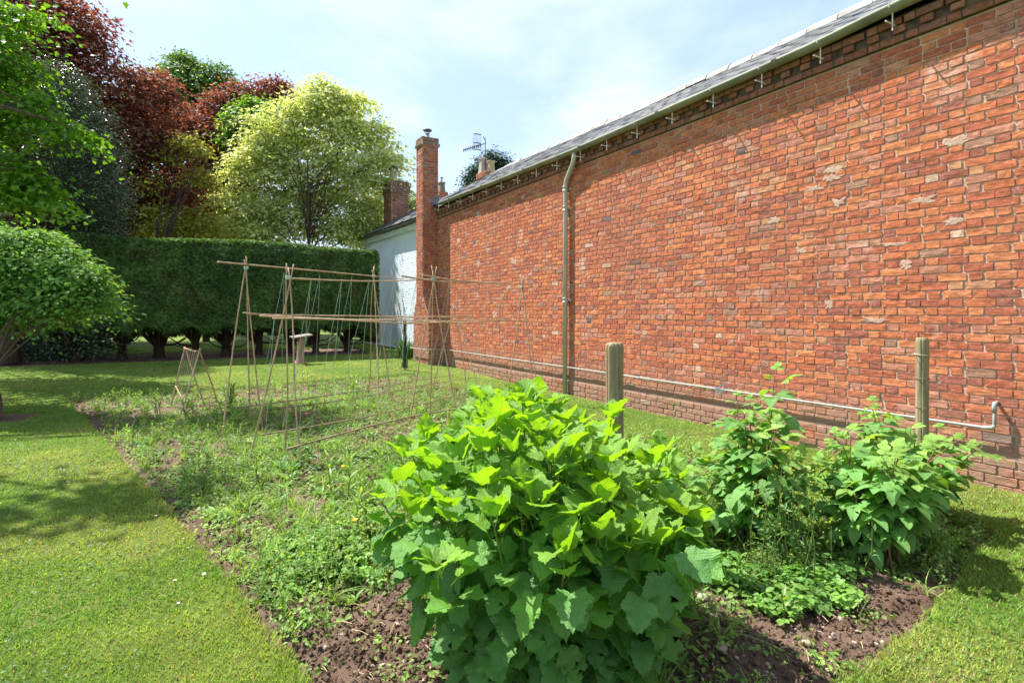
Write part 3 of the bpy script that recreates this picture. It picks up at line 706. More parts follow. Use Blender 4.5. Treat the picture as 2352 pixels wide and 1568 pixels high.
# ------------------------------------------------------------------ clipped conifer hedge on bare trunks
hd = thing('conifer_hedge', 'tall flat topped dark green clipped hedge on bare trunks', 'hedge', (1.5, 18.3, float(gz(18.3))))
H0 = np.array(hd.location)
hx0, hx1, hy0, hy1 = -3.2, 5.30, 17.5, 19.3
def hedge_low(x): return 1.08 + 0.20 * (fbm(x * 0.9, x * 0 + 1.3, 61) - 0.5) - 0.28 * np.exp(-((x - 5.3) / 0.5) ** 2) + 0.09 * np.cos(x * 6.9)
def hedge_top(x): return 3.58 + 0.05 * np.sin(x * 0.9) + 0.05 * (fbm(x * 1.5, x * 0, 62) - 0.5)
def hedge_face(x, z): return hy0 + 0.24 * (fbm(x * 0.8, z * 0.8, 63) - 0.5) + 0.10 * (fbm(x * 3, z * 3, 64) - 0.5) + 0.10 * np.clip((1.3 - z), 0, 1) + 0.14 * np.clip((z - 3.25) / 0.33, 0, 1) ** 2
def spray():
    V = []; F = []
    for a, l in ((-0.6, 0.75), (0, 1.0), (0.6, 0.75)):
        d = np.array([math.sin(a), math.cos(a), 0]); s = np.array([d[1], -d[0], 0]) * 0.10
        b = len(V); V += [d * 0.02, d * l * .55 + s * 1.1 + [0, 0, -.04], d * l + [0, 0, -.16 * l], d * l * .55 - s * 1.1 + [0, 0, -.04]]
        F += [(b, b + 1, b + 3), (b + 3, b + 1, b + 2)]
    return np.array(V, float), np.array(F)
SP = spray()
mb = MB()
n = 62000
x = rng.uniform(hx0, hx1, n); z0 = hedge_low(x); z = z0 + (hedge_top(x) - z0) * rng.random(n); y = hedge_face(x, z) + rng.uniform(-0.03, 0.14, n)
nr = np.stack([rng.normal(0, .35, n), -0.8 + rng.normal(0, .3, n), 0.55 + rng.normal(0, .35, n)], 1)
dd = np.stack([rng.normal(0, .5, n), -0.55 + rng.normal(0, .3, n), rng.normal(-0.1, .55, n)], 1)
pale = np.clip(fbm(x * 1.2, z * 1.5, 65) * 1.6 - 0.5, 0, 1)
br_ = (np.clip(fbm(x * 1.9, z * 2.3, 68) - .60, 0, .12) * 5 * rng.random(n))[:, None]
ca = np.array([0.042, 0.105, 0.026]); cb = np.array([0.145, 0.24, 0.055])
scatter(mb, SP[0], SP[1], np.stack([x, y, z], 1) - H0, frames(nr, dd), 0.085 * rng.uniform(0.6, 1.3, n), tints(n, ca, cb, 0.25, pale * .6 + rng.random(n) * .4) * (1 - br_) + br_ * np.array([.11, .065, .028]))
n = 30000
x = rng.uniform(hx0, hx1, n); y = rng.uniform(hy0 + 0.05, hy1, n); z = hedge_top(x) + rng.uniform(-0.08, 0.035, n) - 0.10 * np.clip((hy0 + 0.2 - y) / 0.15, 0, 1)
nr = np.stack([rng.normal(0, .3, n), rng.normal(0, .3, n), np.ones(n)], 1); dd = np.stack([rng.normal(0, .8, n), rng.normal(-.3, .8, n), rng.normal(.55, .3, n)], 1)
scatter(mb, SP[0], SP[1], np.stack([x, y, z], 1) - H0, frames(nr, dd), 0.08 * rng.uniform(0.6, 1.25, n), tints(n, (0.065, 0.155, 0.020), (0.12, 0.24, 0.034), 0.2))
for (yy, dirn) in ((hy1, 1), ):
    n = 7000; x = rng.uniform(hx0, hx1, n); z0 = hedge_low(x); z = z0 + (hedge_top(x) - z0) * rng.random(n)
    nr = np.stack([rng.normal(0, .35, n), 0.8 + rng.normal(0, .3, n), .5 + rng.normal(0, .3, n)], 1)
    scatter(mb, SP[0], SP[1], np.stack([x, yy + rng.uniform(-.1, .05, n), z], 1) - H0, frames(nr), 0.16 * rng.uniform(.6, 1.3, n), tints(n, (0.035, 0.09, 0.018), (0.06, 0.13, 0.02), .2))
n = 15000
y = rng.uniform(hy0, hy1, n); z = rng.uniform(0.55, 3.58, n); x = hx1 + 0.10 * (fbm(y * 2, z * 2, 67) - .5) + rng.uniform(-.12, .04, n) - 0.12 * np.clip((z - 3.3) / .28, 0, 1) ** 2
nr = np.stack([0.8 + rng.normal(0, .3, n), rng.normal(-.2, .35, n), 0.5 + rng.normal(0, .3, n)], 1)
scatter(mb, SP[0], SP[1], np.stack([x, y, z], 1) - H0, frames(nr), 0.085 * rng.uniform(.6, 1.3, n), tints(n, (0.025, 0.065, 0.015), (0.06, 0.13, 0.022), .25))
# ragged underside
n = 6000; x = rng.uniform(hx0, hx1, n); y = rng.uniform(hy0 + .1, hy1, n); z = hedge_low(x) + rng.uniform(-.10, .2, n)
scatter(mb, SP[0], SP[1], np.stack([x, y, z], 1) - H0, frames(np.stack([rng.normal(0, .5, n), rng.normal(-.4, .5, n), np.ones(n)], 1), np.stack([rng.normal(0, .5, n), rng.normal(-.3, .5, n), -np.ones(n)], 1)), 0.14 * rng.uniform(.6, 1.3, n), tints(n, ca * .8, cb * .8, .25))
mb.build('foliage', M['hedge_leaf'], hd)
# woody interior that stops light passing straight through
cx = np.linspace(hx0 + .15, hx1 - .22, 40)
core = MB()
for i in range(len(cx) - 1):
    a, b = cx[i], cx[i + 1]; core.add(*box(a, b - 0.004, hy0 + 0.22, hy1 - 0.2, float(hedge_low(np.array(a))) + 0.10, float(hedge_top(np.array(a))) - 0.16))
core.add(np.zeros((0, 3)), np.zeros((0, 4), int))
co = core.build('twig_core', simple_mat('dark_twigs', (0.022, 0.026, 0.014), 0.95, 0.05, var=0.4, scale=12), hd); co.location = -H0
for k, tx in enumerate((-2.6, -1.61, -0.76, 0.14, 0.95, 1.85, 2.73, 3.52, 4.54)):
    bm = MB(); b0 = np.array([tx, 18.55 + rng.normal(0, .06), float(gz(18.5)) - 0.06])
    big = 1.5 if k in (2, 4) else 1.0
    hgt = 1.4
    bm.add(*tube([b0, b0 + [0.0, 0, .12], b0 + [rng.normal(0, .02), 0, .35], b0 + [rng.normal(0, .04), 0, hgt]], np.array([0.17, 0.12, 0.10, 0.11]) * (0.9 + .3 * (big > 1)), 12, False))
    for q in range(int(5 * big)):
        a = rng.uniform(-1, 1); p0 = b0 + [a * .05, rng.normal(0, .05), rng.uniform(.15, .5)]
        e = b0 + [a * 0.55 * big, rng.normal(0, .35), 1.45]
        m1 = (p0 + e) / 2 + [a * .14, 0, -.12]
        tt = np.linspace(0, 1, 6)[:, None]; cv = (1 - tt) ** 2 * p0 + 2 * tt * (1 - tt) * m1 + tt ** 2 * e
        bm.add(*tube(cv, np.linspace(.075, .045, 6) * rng.uniform(.6, 1.1), 8, False))
    for q in range(3):
        a = rng.choice([-1, 1]); p0 = b0 + [a * .1, -.05, rng.uniform(.25, .5)]; e = p0 + [a * rng.uniform(.35, .65), rng.normal(-.1, .2), rng.uniform(-.12, .35)]
        bm.add(*tube([p0, (p0 + e) / 2 + [0, 0, -.06], e + [a * .05, 0, .1]], [.024, .018, .010], 6, False))
    o = bm.build('trunk', M['bark'], hd, True); o.location = -H0

# ------------------------------------------------------------------ brickwork
COURSE = 0.078
PAL = [((0.475, 0.148, 0.070), .33), ((0.52, 0.188, 0.086), .20), ((0.40, 0.120, 0.066), .21), ((0.335, 0.116, 0.080), .10), ((0.46, 0.198, 0.132), .11), ((0.47, 0.228, 0.125), .03), ((0.54, 0.36, 0.26), .008), ((0.12, 0.105, 0.105), .004), ((0.33, 0.18, 0.125), .03)]
PC = np.array([p[0] for p in PAL]); PW = np.array([p[1] for p in PAL]); PW /= PW.sum()
def brick_colour(r):
    c = PC[r.choice(len(PC), p=PW)]; return c * r.uniform(0.89, 1.11)
def brick_geo(L, Hh, d, r, rnd=1.0):
    """rounded, slightly uneven brick face: u along, v up, w outwards; centred on u, v"""
    cu = 0.006 * rnd; cv = 0.005 * rnd; a, b = L / 2, Hh / 2
    J = lambda s: r.normal(0, s * rnd)
    o = [(-a + cu, -b), (J(.01), -b + J(.0012)), (a - cu, -b), (a, -b + cv), (a, b - cv), (a - cu, b), (J(.01), b + J(.0012)), (-a + cu, b), (-a, b - cv), (-a, -b + cv)]
    o = [(p[0] + J(.0010), p[1] + J(.0005)) for p in o]
    fr = [(p[0] * (1 - .0030 / a), p[1] * (1 - .0026 / b), d + J(.0009)) for p in o]
    bk = [(p[0] * (1 + .001 / a), p[1] * (1 + .001 / b), -0.006) for p in o]
    V = np.array(fr + bk + [(-L / 4, J(.004), d + .0006 + J(.0010)), (L / 4, J(.004), d + .0006 + J(.0010))])
    cl, crr = 20, 21
    F = [(cl, 6, 7), (cl, 7, 8), (cl, 8, 9), (cl, 9, 0), (cl, 0, 1), (crr, 1, 2), (crr, 2, 3), (crr, 3, 4), (crr, 4, 5), (crr, 5, 6), (cl, 1, crr), (crr, 6, cl)]
    Q = [(i, 10 + i, 10 + (i + 1) % 10, (i + 1) % 10) for i in range(10)]
    return V, [np.array(F), np.array(Q)]
def layout(u0, u1, z0, z1, r, course=COURSE, joint=0.010, S=0.217, Hd=0.104):
    """Flemish-like bond: list of (u centre, z centre, length, height)"""
    out = []; nc = int(round((z1 - z0) / course))
    for i in range(nc):
        per = S + Hd + 2 * joint; base = u0 - (0.0 if i % 2 else per / 2 + .02) + r.normal(0, .008); k = 0; j = 0; u = base
        while u < u1 - 0.03:
            k = j % 2; u = base + (j // 2) * per + (S + joint if k else 0) + r.normal(0, .0035); ln = (S if k == 0 else Hd) + r.normal(0, .003); j += 1
            a, b = max(u, u0 + .004), min(u + ln, u1 - .004)
            if b - a > 0.035: out.append(((a + b) / 2, z0 + (i + .5) * course, b - a, course - joint + r.normal(0, .0018)))
    return out
def face_bricks(mb, bricks, org, ud, nd, r, d=0.0048, rnd=1.15, colour=brick_colour, dfun=None):
    org, ud, nd = (np.asarray(v, float) for v in (org, ud, nd)); up = np.array([0, 0, 1.0])
    for (u, z, L, Hh) in bricks:
        V, F = brick_geo(L, Hh, d + abs(r.normal(0, .0025)), r, rnd)
        W_ = org + (u + V[:, :1]) * ud + (z + V[:, 1:2]) * up + V[:, 2:] * nd
        if dfun is not None: W_[:, 2] += dfun(W_)
        if np.dot(np.cross(ud, up), nd) < 0: F = [f[:, ::-1] for f in F]
        mb.add(W_, F, colour(r))

WX = 6.0
EV_S = [-8, 0, 2.6, 3.4, 4.65, 7.8, 10.8, 13.8, 16]; EV_Z = [4.47, 4.45, 4.43, 4.38, 4.365, 4.345, 4.40, 4.46, 4.47]
def eave(s): return np.interp(s, EV_S, EV_Z)
bb = thing('brick_building', 'long old red brick building with slate roof and gutter', 'building', (WX, 6.0, 0.0))
BO = np.array(bb.location)
def part(mb, name, mat, parent=bb, off=None, smooth=False, kind=None):
    o = mb.build(name, mat, parent, smooth, kind)
    if off is None: off = BO if parent is bb else None
    if off is not None: o.location = -Vector(off)
    return o
r_ = np.random.default_rng(5)
wall = MB().add(*box(WX + 0.002, WX + 0.30, -8.0, 14.60, -0.15, 4.15)).add(*box(WX - 0.010, WX + 0.0015, -8.0, 13.74, -0.15, 0.285))
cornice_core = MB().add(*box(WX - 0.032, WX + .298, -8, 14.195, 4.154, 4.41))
wall = part(wall, 'wall', M['mortar']); part(cornice_core, 'cornice', simple_mat('dark_mortar', (0.13, 0.085, 0.065), .9, .1, var=.5, scale=9))  # cornice core is darker than the wall mortar
bl = layout(-3.0, 14.16, 0.0, 53 * COURSE, r_)
plinth = [(u, z, L, h, 0.013) for (u, z, L, h) in layout(-3.0, 13.74, -0.045, -0.045 + 4 * COURSE, r_)]
main = [(u, z, L, h, 0.0) for (u, z, L, h) in bl if z > 0.27]
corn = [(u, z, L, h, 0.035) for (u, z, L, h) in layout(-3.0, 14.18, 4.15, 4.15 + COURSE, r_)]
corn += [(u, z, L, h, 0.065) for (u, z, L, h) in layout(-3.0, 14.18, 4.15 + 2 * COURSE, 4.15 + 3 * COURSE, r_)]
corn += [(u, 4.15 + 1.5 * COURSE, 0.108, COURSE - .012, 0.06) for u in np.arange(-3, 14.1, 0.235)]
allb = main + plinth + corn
def proj_size(u, z):
    zc = math.sin(TH) * WX + math.cos(TH) * u; xc = math.cos(TH) * WX - math.sin(TH) * u
    px = 1176 + 1250 * xc / max(zc, .01); py = 720 - 1250 * (z - 1.5) / max(zc, .01)
    inside = zc > .5 and -10 < px < 2342 and 5 < py < 1500
    return (1 / zc ** 2 if inside else 0)
score = np.array([proj_size(b[0], b[1]) * b[2] for b in allb])
order = np.argsort(-score); single = set(order[:300].tolist())
wob = lambda W_: 0.007 * (fbm(W_[:, 1] * 0.35, W_[:, 2] * 0.6, 71) - 0.5) + 0.002 * (fbm(W_[:, 1] * 2.3, W_[:, 2] * 2, 72) - 0.5)
stuffb = MB(); protos = {}
for v in range(14):
    for ty, Ln in (('s', 0.217), ('h', 0.104)):
        V, F = brick_geo(Ln, COURSE - .010, 0.005, r_, 1.15)
        W_ = np.stack([-V[:, 2], V[:, 0], V[:, 1]], 1)
        me = MB().add(W_, F).mesh('brick'); me.materials.append(M['brick_o']); protos[(ty, v)] = (me, Ln)
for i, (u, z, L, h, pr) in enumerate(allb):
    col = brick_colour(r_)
    if z > 4.15: col = col * .35 + np.array([.10, .06, .045]) * r_.uniform(.5, 1.3)      # eaves courses coloured darker than the wall below
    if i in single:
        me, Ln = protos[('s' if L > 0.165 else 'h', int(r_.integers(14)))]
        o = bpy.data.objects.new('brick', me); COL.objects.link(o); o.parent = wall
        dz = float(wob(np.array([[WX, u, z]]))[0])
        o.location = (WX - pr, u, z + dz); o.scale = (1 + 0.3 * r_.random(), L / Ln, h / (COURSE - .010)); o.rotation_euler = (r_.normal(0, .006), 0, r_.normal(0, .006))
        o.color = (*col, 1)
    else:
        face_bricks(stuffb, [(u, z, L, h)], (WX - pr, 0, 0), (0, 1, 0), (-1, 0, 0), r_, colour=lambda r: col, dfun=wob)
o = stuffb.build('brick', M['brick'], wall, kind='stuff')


# old mortar smeared over worn bricks, each patch where it sits on the wall
for (ps, pz, pw, ph) in [(3.324, 3.062, 0.24, 0.075), (3.333, 2.979, 0.26, 0.085), (3.516, 2.896, 0.24, 0.07), (2.209, 3.055, 0.2, 0.11), (3.241, 2.688, 0.14, 0.1), (2.47, 2.582, 0.26, 0.08), (2.226, 2.343, 0.16, 0.09), (2.727, 2.187, 0.28, 0.05), (3.984, 2.615, 0.22, 0.08), (11.725, 3.898, 0.24, 0.16), (11.725, 2.709, 0.2, 0.22), (10.062, 2.634, 0.26, 0.2), (12.837, 3.395, 0.24, 0.14), (10.285, 2.072, 0.22, 0.1), (10.897, 1.49, 0.26, 0.18), (2.609, 1.967, 0.12, 0.12), (3.662, 2.22, 0.16, 0.08), (3.343, 1.595, 0.1, 0.09), (2.883, 1.434, 0.24, 0.06)]:
    n = 30; an = np.linspace(0, 2 * np.pi, n, endpoint=False); rad = 0.80 + 0.75 * (fbm(np.cos(an) * 2.4 + ps * 7, np.sin(an) * 2.4 + pz * 5, 3, 3) - .5) * 2 + r_.normal(0, .07, n); rad = np.clip(rad, .25, 1.5)
    sq = 1 / np.maximum(np.abs(np.cos(an)), np.abs(np.sin(an))) ** .9
    o1 = np.stack([np.full(n, WX - .0042), ps + np.cos(an) * rad * sq * pw / 2, pz + np.sin(an) * rad * sq * ph / 2], 1)
    o2 = np.stack([np.full(n, WX - .0082) + r_.normal(0, .0006, n), ps + np.cos(an) * rad * sq * pw * .45, pz + np.sin(an) * rad * sq * ph * .42], 1)
    V = np.concatenate([o1, o2, [[WX - .009, ps, pz]]]); q = np.arange(n); q2 = (q + 1) % n
    MB().add(V, [np.stack([q, q2, n + q2, n + q], 1), np.stack([np.full(n, 2 * n), n + q, n + q2], 1)]).build('mortar_patch', M['mortar_pale'], wall)

# roof: slates in courses, ridge tiles
ang = math.atan2(5.82 - 4.47, 8.0 - 5.80); sl_len = math.hypot(5.82 - 4.47, 2.2)
def slate_roof(mb, s0, s1, x_e, z_e, x_r, z_r, wid, ncourse, efun, cols, r):
    dx, dz = (x_r - x_e), (z_r - z_e)
    for c in range(ncourse):
        t0 = c / ncourse; t1 = min(1, (c + 1.9) / ncourse); s = s0 - (wid / 2 if c % 2 else 0)
        while s < s1:
            a, b = max(s, s0), min(s + wid - .006, s1)
            if b - a > .03:
                lift = .006 + r.uniform(0, .004); th = .007; tilt = r.normal(0, .004)
                y0 = efun((a + b) / 2)
                p = []
                for (yy, sg) in ((a, -1), (b, 1)):
                    for (t, lf) in ((t0 - r.uniform(0, .004), lift + sg * tilt), (t1, .001)):
                        for k in (0, 1): p.append((x_e + dx * t - .55 * (lf + th * k), yy, z_e + dz * t + y0 + .8 * (lf + th * k)))
                V = np.array(p)
                F = np.array([[0, 4, 5, 1], [1, 5, 7, 3], [0, 1, 3, 2], [4, 6, 7, 5], [2, 3, 7, 6]])
                mb.add(V, F, np.array(cols[r.integers(len(cols))]) * r.uniform(.75, 1.3))
            s += wid
SLC = [(0.075, 0.085, 0.105), (0.09, 0.10, 0.115), (0.065, 0.075, 0.09), (0.10, 0.105, 0.11), (0.12, 0.12, 0.12)]
ridge_z = lambda s: 5.725 + (eave(s) - 4.36) * 0.55 + 0.012 * math.sin(s * 2.1)
mb = MB()
ss = np.linspace(-8, 14.62, 60)
e = eave(ss) + .12
V = np.concatenate([np.stack([np.full(60, 5.86), ss, e - .085], 1), np.stack([np.full(60, 8.0), ss, 5.70 + (e - 4.48) * .5], 1), np.stack([np.full(60, 10.2), ss, e - .085], 1)])
i = np.arange(59)
mb.add(V, np.concatenate([np.stack([i, i + 60, i + 61, i + 1], 1), np.stack([i + 60, i + 120, i + 121, i + 61], 1)]))
mb.add(*box(WX + .31, 10.15, 14.30, 14.55, 0, 4.40)).add(*box(9.9, 10.15, -8, 14.29, 0, 4.40))
mb.add(np.array([[WX + .31, 14.42, 4.405], [9.9, 14.42, 4.405], [8.0, 14.42, 5.66]]), np.array([[0, 1, 2]]))
roof = part(mb, 'roof', simple_mat('roof_boarding', (0.10, 0.10, 0.11), 0.8))
mb = MB(); slate_roof(mb, -8, 14.62, 5.85, 4.415, 8.0, 5.71, .28, 13, lambda s: float(eave(s)) - 4.36, SLC, r_)
mb.build('slate', M['slate'], roof, kind='stuff')
s = -3.0
rt_mesh = None
while s < 14.5:
    V = []
    prof = [(-.14, -.085), (-.10, .0), (-.05, .04), (0, .052), (.05, .04), (.10, 0), (.14, -.085)]
    if rt_mesh is None:
        pr_ = np.array(prof); n = len(prof)
        V = np.concatenate([np.stack([pr_[:, 0] * k, np.full(n, yy), pr_[:, 1] * k - (1 - k) * .02], 1) for yy in (0, .44) for k in (1, .86)])
        q = np.arange(n - 1)
        F = np.concatenate([np.stack([q, q + 1, q + 2 * n + 1, q + 2 * n], 1), np.stack([q + n, q + 3 * n, q + 3 * n + 1, q + n + 1], 1), np.stack([q, q + n, q + n + 1, q + 1], 1), np.stack([q + 2 * n, q + 2 * n + 1, q + 3 * n + 1, q + 3 * n], 1)])
        rt_mesh = MB().add(V, F).mesh('ridge_tile'); rt_mesh.materials.append(M['ridge'])
    o = bpy.data.objects.new('ridge_tile', rt_mesh); COL.objects.link(o); o.parent = roof
    o.location = (8.0, s, ridge_z(s) + r_.normal(0, .004)); o.rotation_euler = (r_.normal(0, .008), r_.normal(0, .02), r_.normal(0, .01))
    s += .455

# gutter, its rise-and-fall brackets, downpipe, waste pipe
gx, gr = 5.860, 0.070
gs = np.arange(-4.0, 13.95, 0.25); gzv = eave(gs) + .055
an = np.linspace(math.pi, 2 * math.pi, 10)
pr_ = np.concatenate([np.stack([np.cos(an), np.sin(an)], 1) * gr, np.stack([np.cos(an[::-1]), np.sin(an[::-1])], 1) * (gr - .006)])
V = np.stack([np.stack([gx + pr_[:, 0], np.full(len(pr_), s), z + pr_[:, 1]], 1) for s, z in zip(gs, gzv)])
k = len(pr_); q = np.arange(k); F = []
for a in range(len(gs) - 1): F.append(np.stack([a * k + q, a * k + (q + 1) % k, (a + 1) * k + (q + 1) % k, (a + 1) * k + q], 1))
gm = MB().add(V.reshape(-1, 3), F)
for s in list(np.arange(0.2, 13.9, 1.83)):
    z = float(eave(s)) + .055; gm.add(*tube([(gx, s - .03, z), (gx, s + .03, z)], 0.0001, 4, False))
    an2 = np.linspace(math.pi, 2 * math.pi, 10); ring = np.stack([gx + np.cos(an2) * (gr + .006), np.full(10, s - .035), z + np.sin(an2) * (gr + .006)], 1); ring2 = ring + [0, .07, 0]
    q = np.arange(9); gm.add(np.concatenate([ring, ring2]), np.stack([q, q + 1, q + 11, q + 10], 1))
for se in (gs[0], gs[-1]):
    z = float(eave(se)) + .055; fan = np.stack([gx + np.cos(an) * gr, np.full(10, se), z + np.sin(an) * gr], 1); q = np.arange(1, 9)
    gm.add(fan, np.stack([np.zeros(8, int), q, q + 1], 1))
gut = part(gm, 'gutter', M['gutter'], smooth=True)
for kk in range(-3, 17):
    s = 2.66 + .70 * kk; z = float(eave(s)) - .005
    m2 = MB().add(*tube([(gx, s, z), (gx, s, z - .18)], .0062, 6)).add(*tube([(WX + .01, s + .012, z - .105), (gx - .105, s + .012, z - .112)], .0078, 6))
    m2.add(*tube([(gx - .066, s, z + .064), (gx - .062, s, z + .03), (gx - .03, s, z + .004), (gx, s, z - .002)], .006, 5, False))
    m2.build('gutter_bracket', M['iron'], gut)
dp = MB().add(*tube([(gx, 7.74, 4.36), (gx, 7.74, 4.27), (gx + .006, 7.76, 4.21), (gx + .020, 7.82, 4.14), (gx + .050, 7.98, 4.00), (gx + .062, 8.05, 3.93), (gx + .066, 8.08, 3.85), (gx + .066, 8.085, 3.75), (gx + .066, 8.10, 0.03)], .041, 14))
dpo = part(dp, 'downpipe', M['downpipe'], smooth=True)
for z in (3.78, 3.42, 1.74):
    cxx = gx + .066; m2 = MB().add(*lathe([(.041, -.05), (.052, -.048), (.052, -.028), (.047, -.026), (.047, .026), (.052, .028), (.052, .048), (.041, .05)], 16, (cxx, 8.095, z)))
    m2.add(*box(WX - .02, WX + .005, 7.99, 8.035, z - .02, z + .02)).add(*box(WX - .02, WX + .005, 8.155, 8.20, z - .02, z + .02)).add(*tube([(WX - .012, 8.01, z), (WX - .012, 8.18, z)], .012, 6))
    m2.build('pipe_collar', M['downpipe'], dpo, True)
wp_pts = [(WX + .02, 1.905, .735), (WX - .05, 1.905, .735), (WX - .068, 1.905, .722), (WX - .072, 1.905, .70), (WX - .072, 1.905, .545), (WX - .072, 1.915, .522), (WX - .072, 1.94, .512)]
wp = MB().add(*tube(wp_pts + [(WX - .072, s, .512 + .0015 * (s - 2)) for s in np.arange(2.5, 13.66, .7)] + [(WX - .075, 13.62, .53), (WX - .085, 13.66, .53), (5.47, 13.70, .53), (5.44, 13.72, .53), (5.43, 13.76, .53), (5.43, 14.9, .53)], .0135, 8))
wpo = part(wp, 'waste_pipe', M['pvc'], smooth=True)
wpo.data.materials[0] = M['pvc']
MB().add(*tube([(WX - .058, 1.905, .735), (WX - .069, 1.905, .722), (WX - .072, 1.905, .70), (WX - .072, 1.905, .655)], .0185, 10)).build('pipe_elbow', M['pvc'], wpo, True)
MB().add(*tube([(WX - .072, 1.905, .57), (WX - .072, 1.905, .54), (WX - .072, 1.917, .521), (WX - .072, 1.985, .512)], .0185, 10)).build('pipe_elbow', M['pvc'], wpo, True)
for s in (3.9, 6.2, 9.1, 11.3):
    MB().add(*tube([(WX - .072, s - .03, .5145), (WX - .072, s + .03, .5147)], .018, 8)).build('pipe_clip', M['pvc'], wpo, True)

# tall chimney stack against the far end
cxl, cxr, cy0, cy1 = 5.53, 6.0, 14.20, 14.66
cm = MB().add(*box(cxl + .001, 5.999, 14.205, 14.655, 0, 6.17)).add(*box(5.531, WX - .001, 13.755, 14.20, 0, 1.46)).add(*box(5.531, WX - .001, 14.66, 14.895, 0, 1.46))
st = 1.46; k = 0
while st < 1.95:
    w1 = 0.45 * (1 - (k + 1) / 7); w2 = .235 * (1 - (k + 1) / 7)
    cm.add(*box(5.533, WX - .001, 14.2 - w1, 14.203, st, st + .079)).add(*box(5.533, WX - .001, 14.657, 14.66 + w2, st, st + .079)); st += .08; k += 1
cm.add(*box(cxl - .035, 6.04, 14.165, 14.70, 6.17, 6.25)).add(*box(cxl - .012, 6.012, 14.19, 14.675, 6.25, 6.40))
ch = part(cm, 'chimney', M['mortar'])
cb_ = MB(); rr = np.random.default_rng(9)
def ch_col(r):
    c = brick_colour(r) * np.array([.86, .9, 1.0]); return c
face_bricks(cb_, layout(0, .465, 1.95, 6.17, rr), (cxl, 14.2, 0), (1, 0, 0), (0, -1, 0), rr, colour=ch_col)
face_bricks(cb_, layout(0, .455, 0.0, 6.17, rr), (cxl, 14.2, 0), (0, 1, 0), (-1, 0, 0), rr, colour=ch_col)
face_bricks(cb_, layout(0, .465, 0.0, 1.46, rr), (cxl, 13.755, 0), (1, 0, 0), (0, -1, 0), rr, colour=ch_col)
face_bricks(cb_, layout(0, .445, 0.0, 1.46, rr), (cxl, 13.755, 0), (0, 1, 0), (-1, 0, 0), rr, colour=ch_col)
face_bricks(cb_, layout(0, .235, 0.0, 1.46, rr), (cxl, 14.66, 0), (0, 1, 0), (-1, 0, 0), rr, colour=ch_col)
st = 1.46
for k in range(6):
    w1 = 0.45 * (1 - (k + 1) / 7); w2 = .235 * (1 - (k + 1) / 7)
    face_bricks(cb_, layout(0, .465, st, st + COURSE, rr), (cxl, 14.2 - w1, 0), (1, 0, 0), (0, -1, 0), rr, colour=ch_col)
    face_bricks(cb_, layout(0, w1, st, st + COURSE, rr), (cxl, 14.2 - w1, 0), (0, 1, 0), (-1, 0, 0), rr, colour=ch_col)
    if w2 > .05: face_bricks(cb_, layout(0, w2, st, st + COURSE, rr), (cxl, 14.66, 0), (0, 1, 0), (-1, 0, 0), rr, colour=ch_col)
    st += .08
dark = lambda r: np.array([0.17, 0.13, 0.10]) * r.uniform(.7, 1.3)
for (a, b, z0, n_) in ((.035, .035, 6.17, 1), (.012, .012, 6.25, 2)):
    zz = z0 + n_ * .077
    face_bricks(cb_, layout(0, .47 + 2 * a, z0, zz, rr, .077), (cxl - a, 14.2 - b + .001, 0), (1, 0, 0), (0, -1, 0), rr, colour=dark)
    face_bricks(cb_, layout(0, .46 + 2 * a, z0, zz, rr, .077), (cxl - a + .001, 14.2 - b, 0), (0, 1, 0), (-1, 0, 0), rr, colour=dark)
cb_.build('brick', M['brick'], ch, kind='stuff')
MB().add(*lathe([(.062, 6.39), (.062, 6.57), (.056, 6.57), (.056, 6.40)], 20, (5.77, 14.43, 0))).add(*tube([(5.715, 14.43, 6.56), (5.70, 14.43, 6.65)], .008, 5)).add(*tube([(5.825, 14.43, 6.56), (5.84, 14.43, 6.65)], .008, 5)).add(*tube([(5.77, 14.375, 6.56), (5.77, 14.36, 6.65)], .008, 5)).build('flue', M['steel'], ch, True)
MB().add(*lathe([(.0, 6.635), (.11, 6.64), (.128, 6.655), (.128, 6.665), (.10, 6.685), (.04, 6.705), (0.0, 6.71)], 22, (5.77, 14.43, 0))).build('cowl_lid', M['dark_steel'], ch, True)
MB().add(np.array([[5.80, 14.18, 4.50], [6.02, 14.18, 4.62], [6.02, 14.18, 4.82], [5.93, 14.18, 4.72], [5.80, 13.92, 4.50], [6.02, 13.92, 4.63]]), [np.array([[0, 1, 2, 3]]), np.array([[0, 4, 5, 1]])]).build('flashing', M['lead'], ch)

# ------------------------------------------------------------------ white painted building beyond
wb = thing('white_building', 'white painted brick building with dentil eaves beyond the chimney', 'building', (6.3, 19.0, 0.0))
WO = np.array(wb.location)
def wpart(mb, name, mat, smooth=False, kind=None):
    o = mb.build(name, mat, wb, smooth, kind); o.location = -Vector(WO); return o
we = lambda s: 4.42 + .022 * (s - 15.9)
mw = MB().add(*box(6.302, 6.6, 14.70, 22.6, -.1, 4.40)).add(*box(6.61, 10.4, 22.35, 22.6, -.1, 4.4)).add(*box(6.255, 6.30, 14.9, 22.62, .30, 0.345))
ww = wpart(mw, 'wall', M['white'])
wbk = MB(); rw = np.random.default_rng(15)
face_bricks(wbk, layout(14.90, 22.6, .36, 0.36 + 48 * COURSE, rw), (6.302, 0, 0), (0, 1, 0), (-1, 0, 0), rw, d=.0016, rnd=.7, colour=lambda r: np.array([.70, .78, .84]) * r.uniform(.95, 1.03))
wbk.build('brick', M['white_brick'], ww, kind='stuff')
wpart(MB().add(*box(6.262, 6.301, 14.9, 22.61, -.1, .298)), 'plinth', simple_mat('black_plinth_paint', (0.035, 0.036, 0.036), 0.7, var=.3))
cor = MB(); ss = np.linspace(14.7, 22.75, 12)
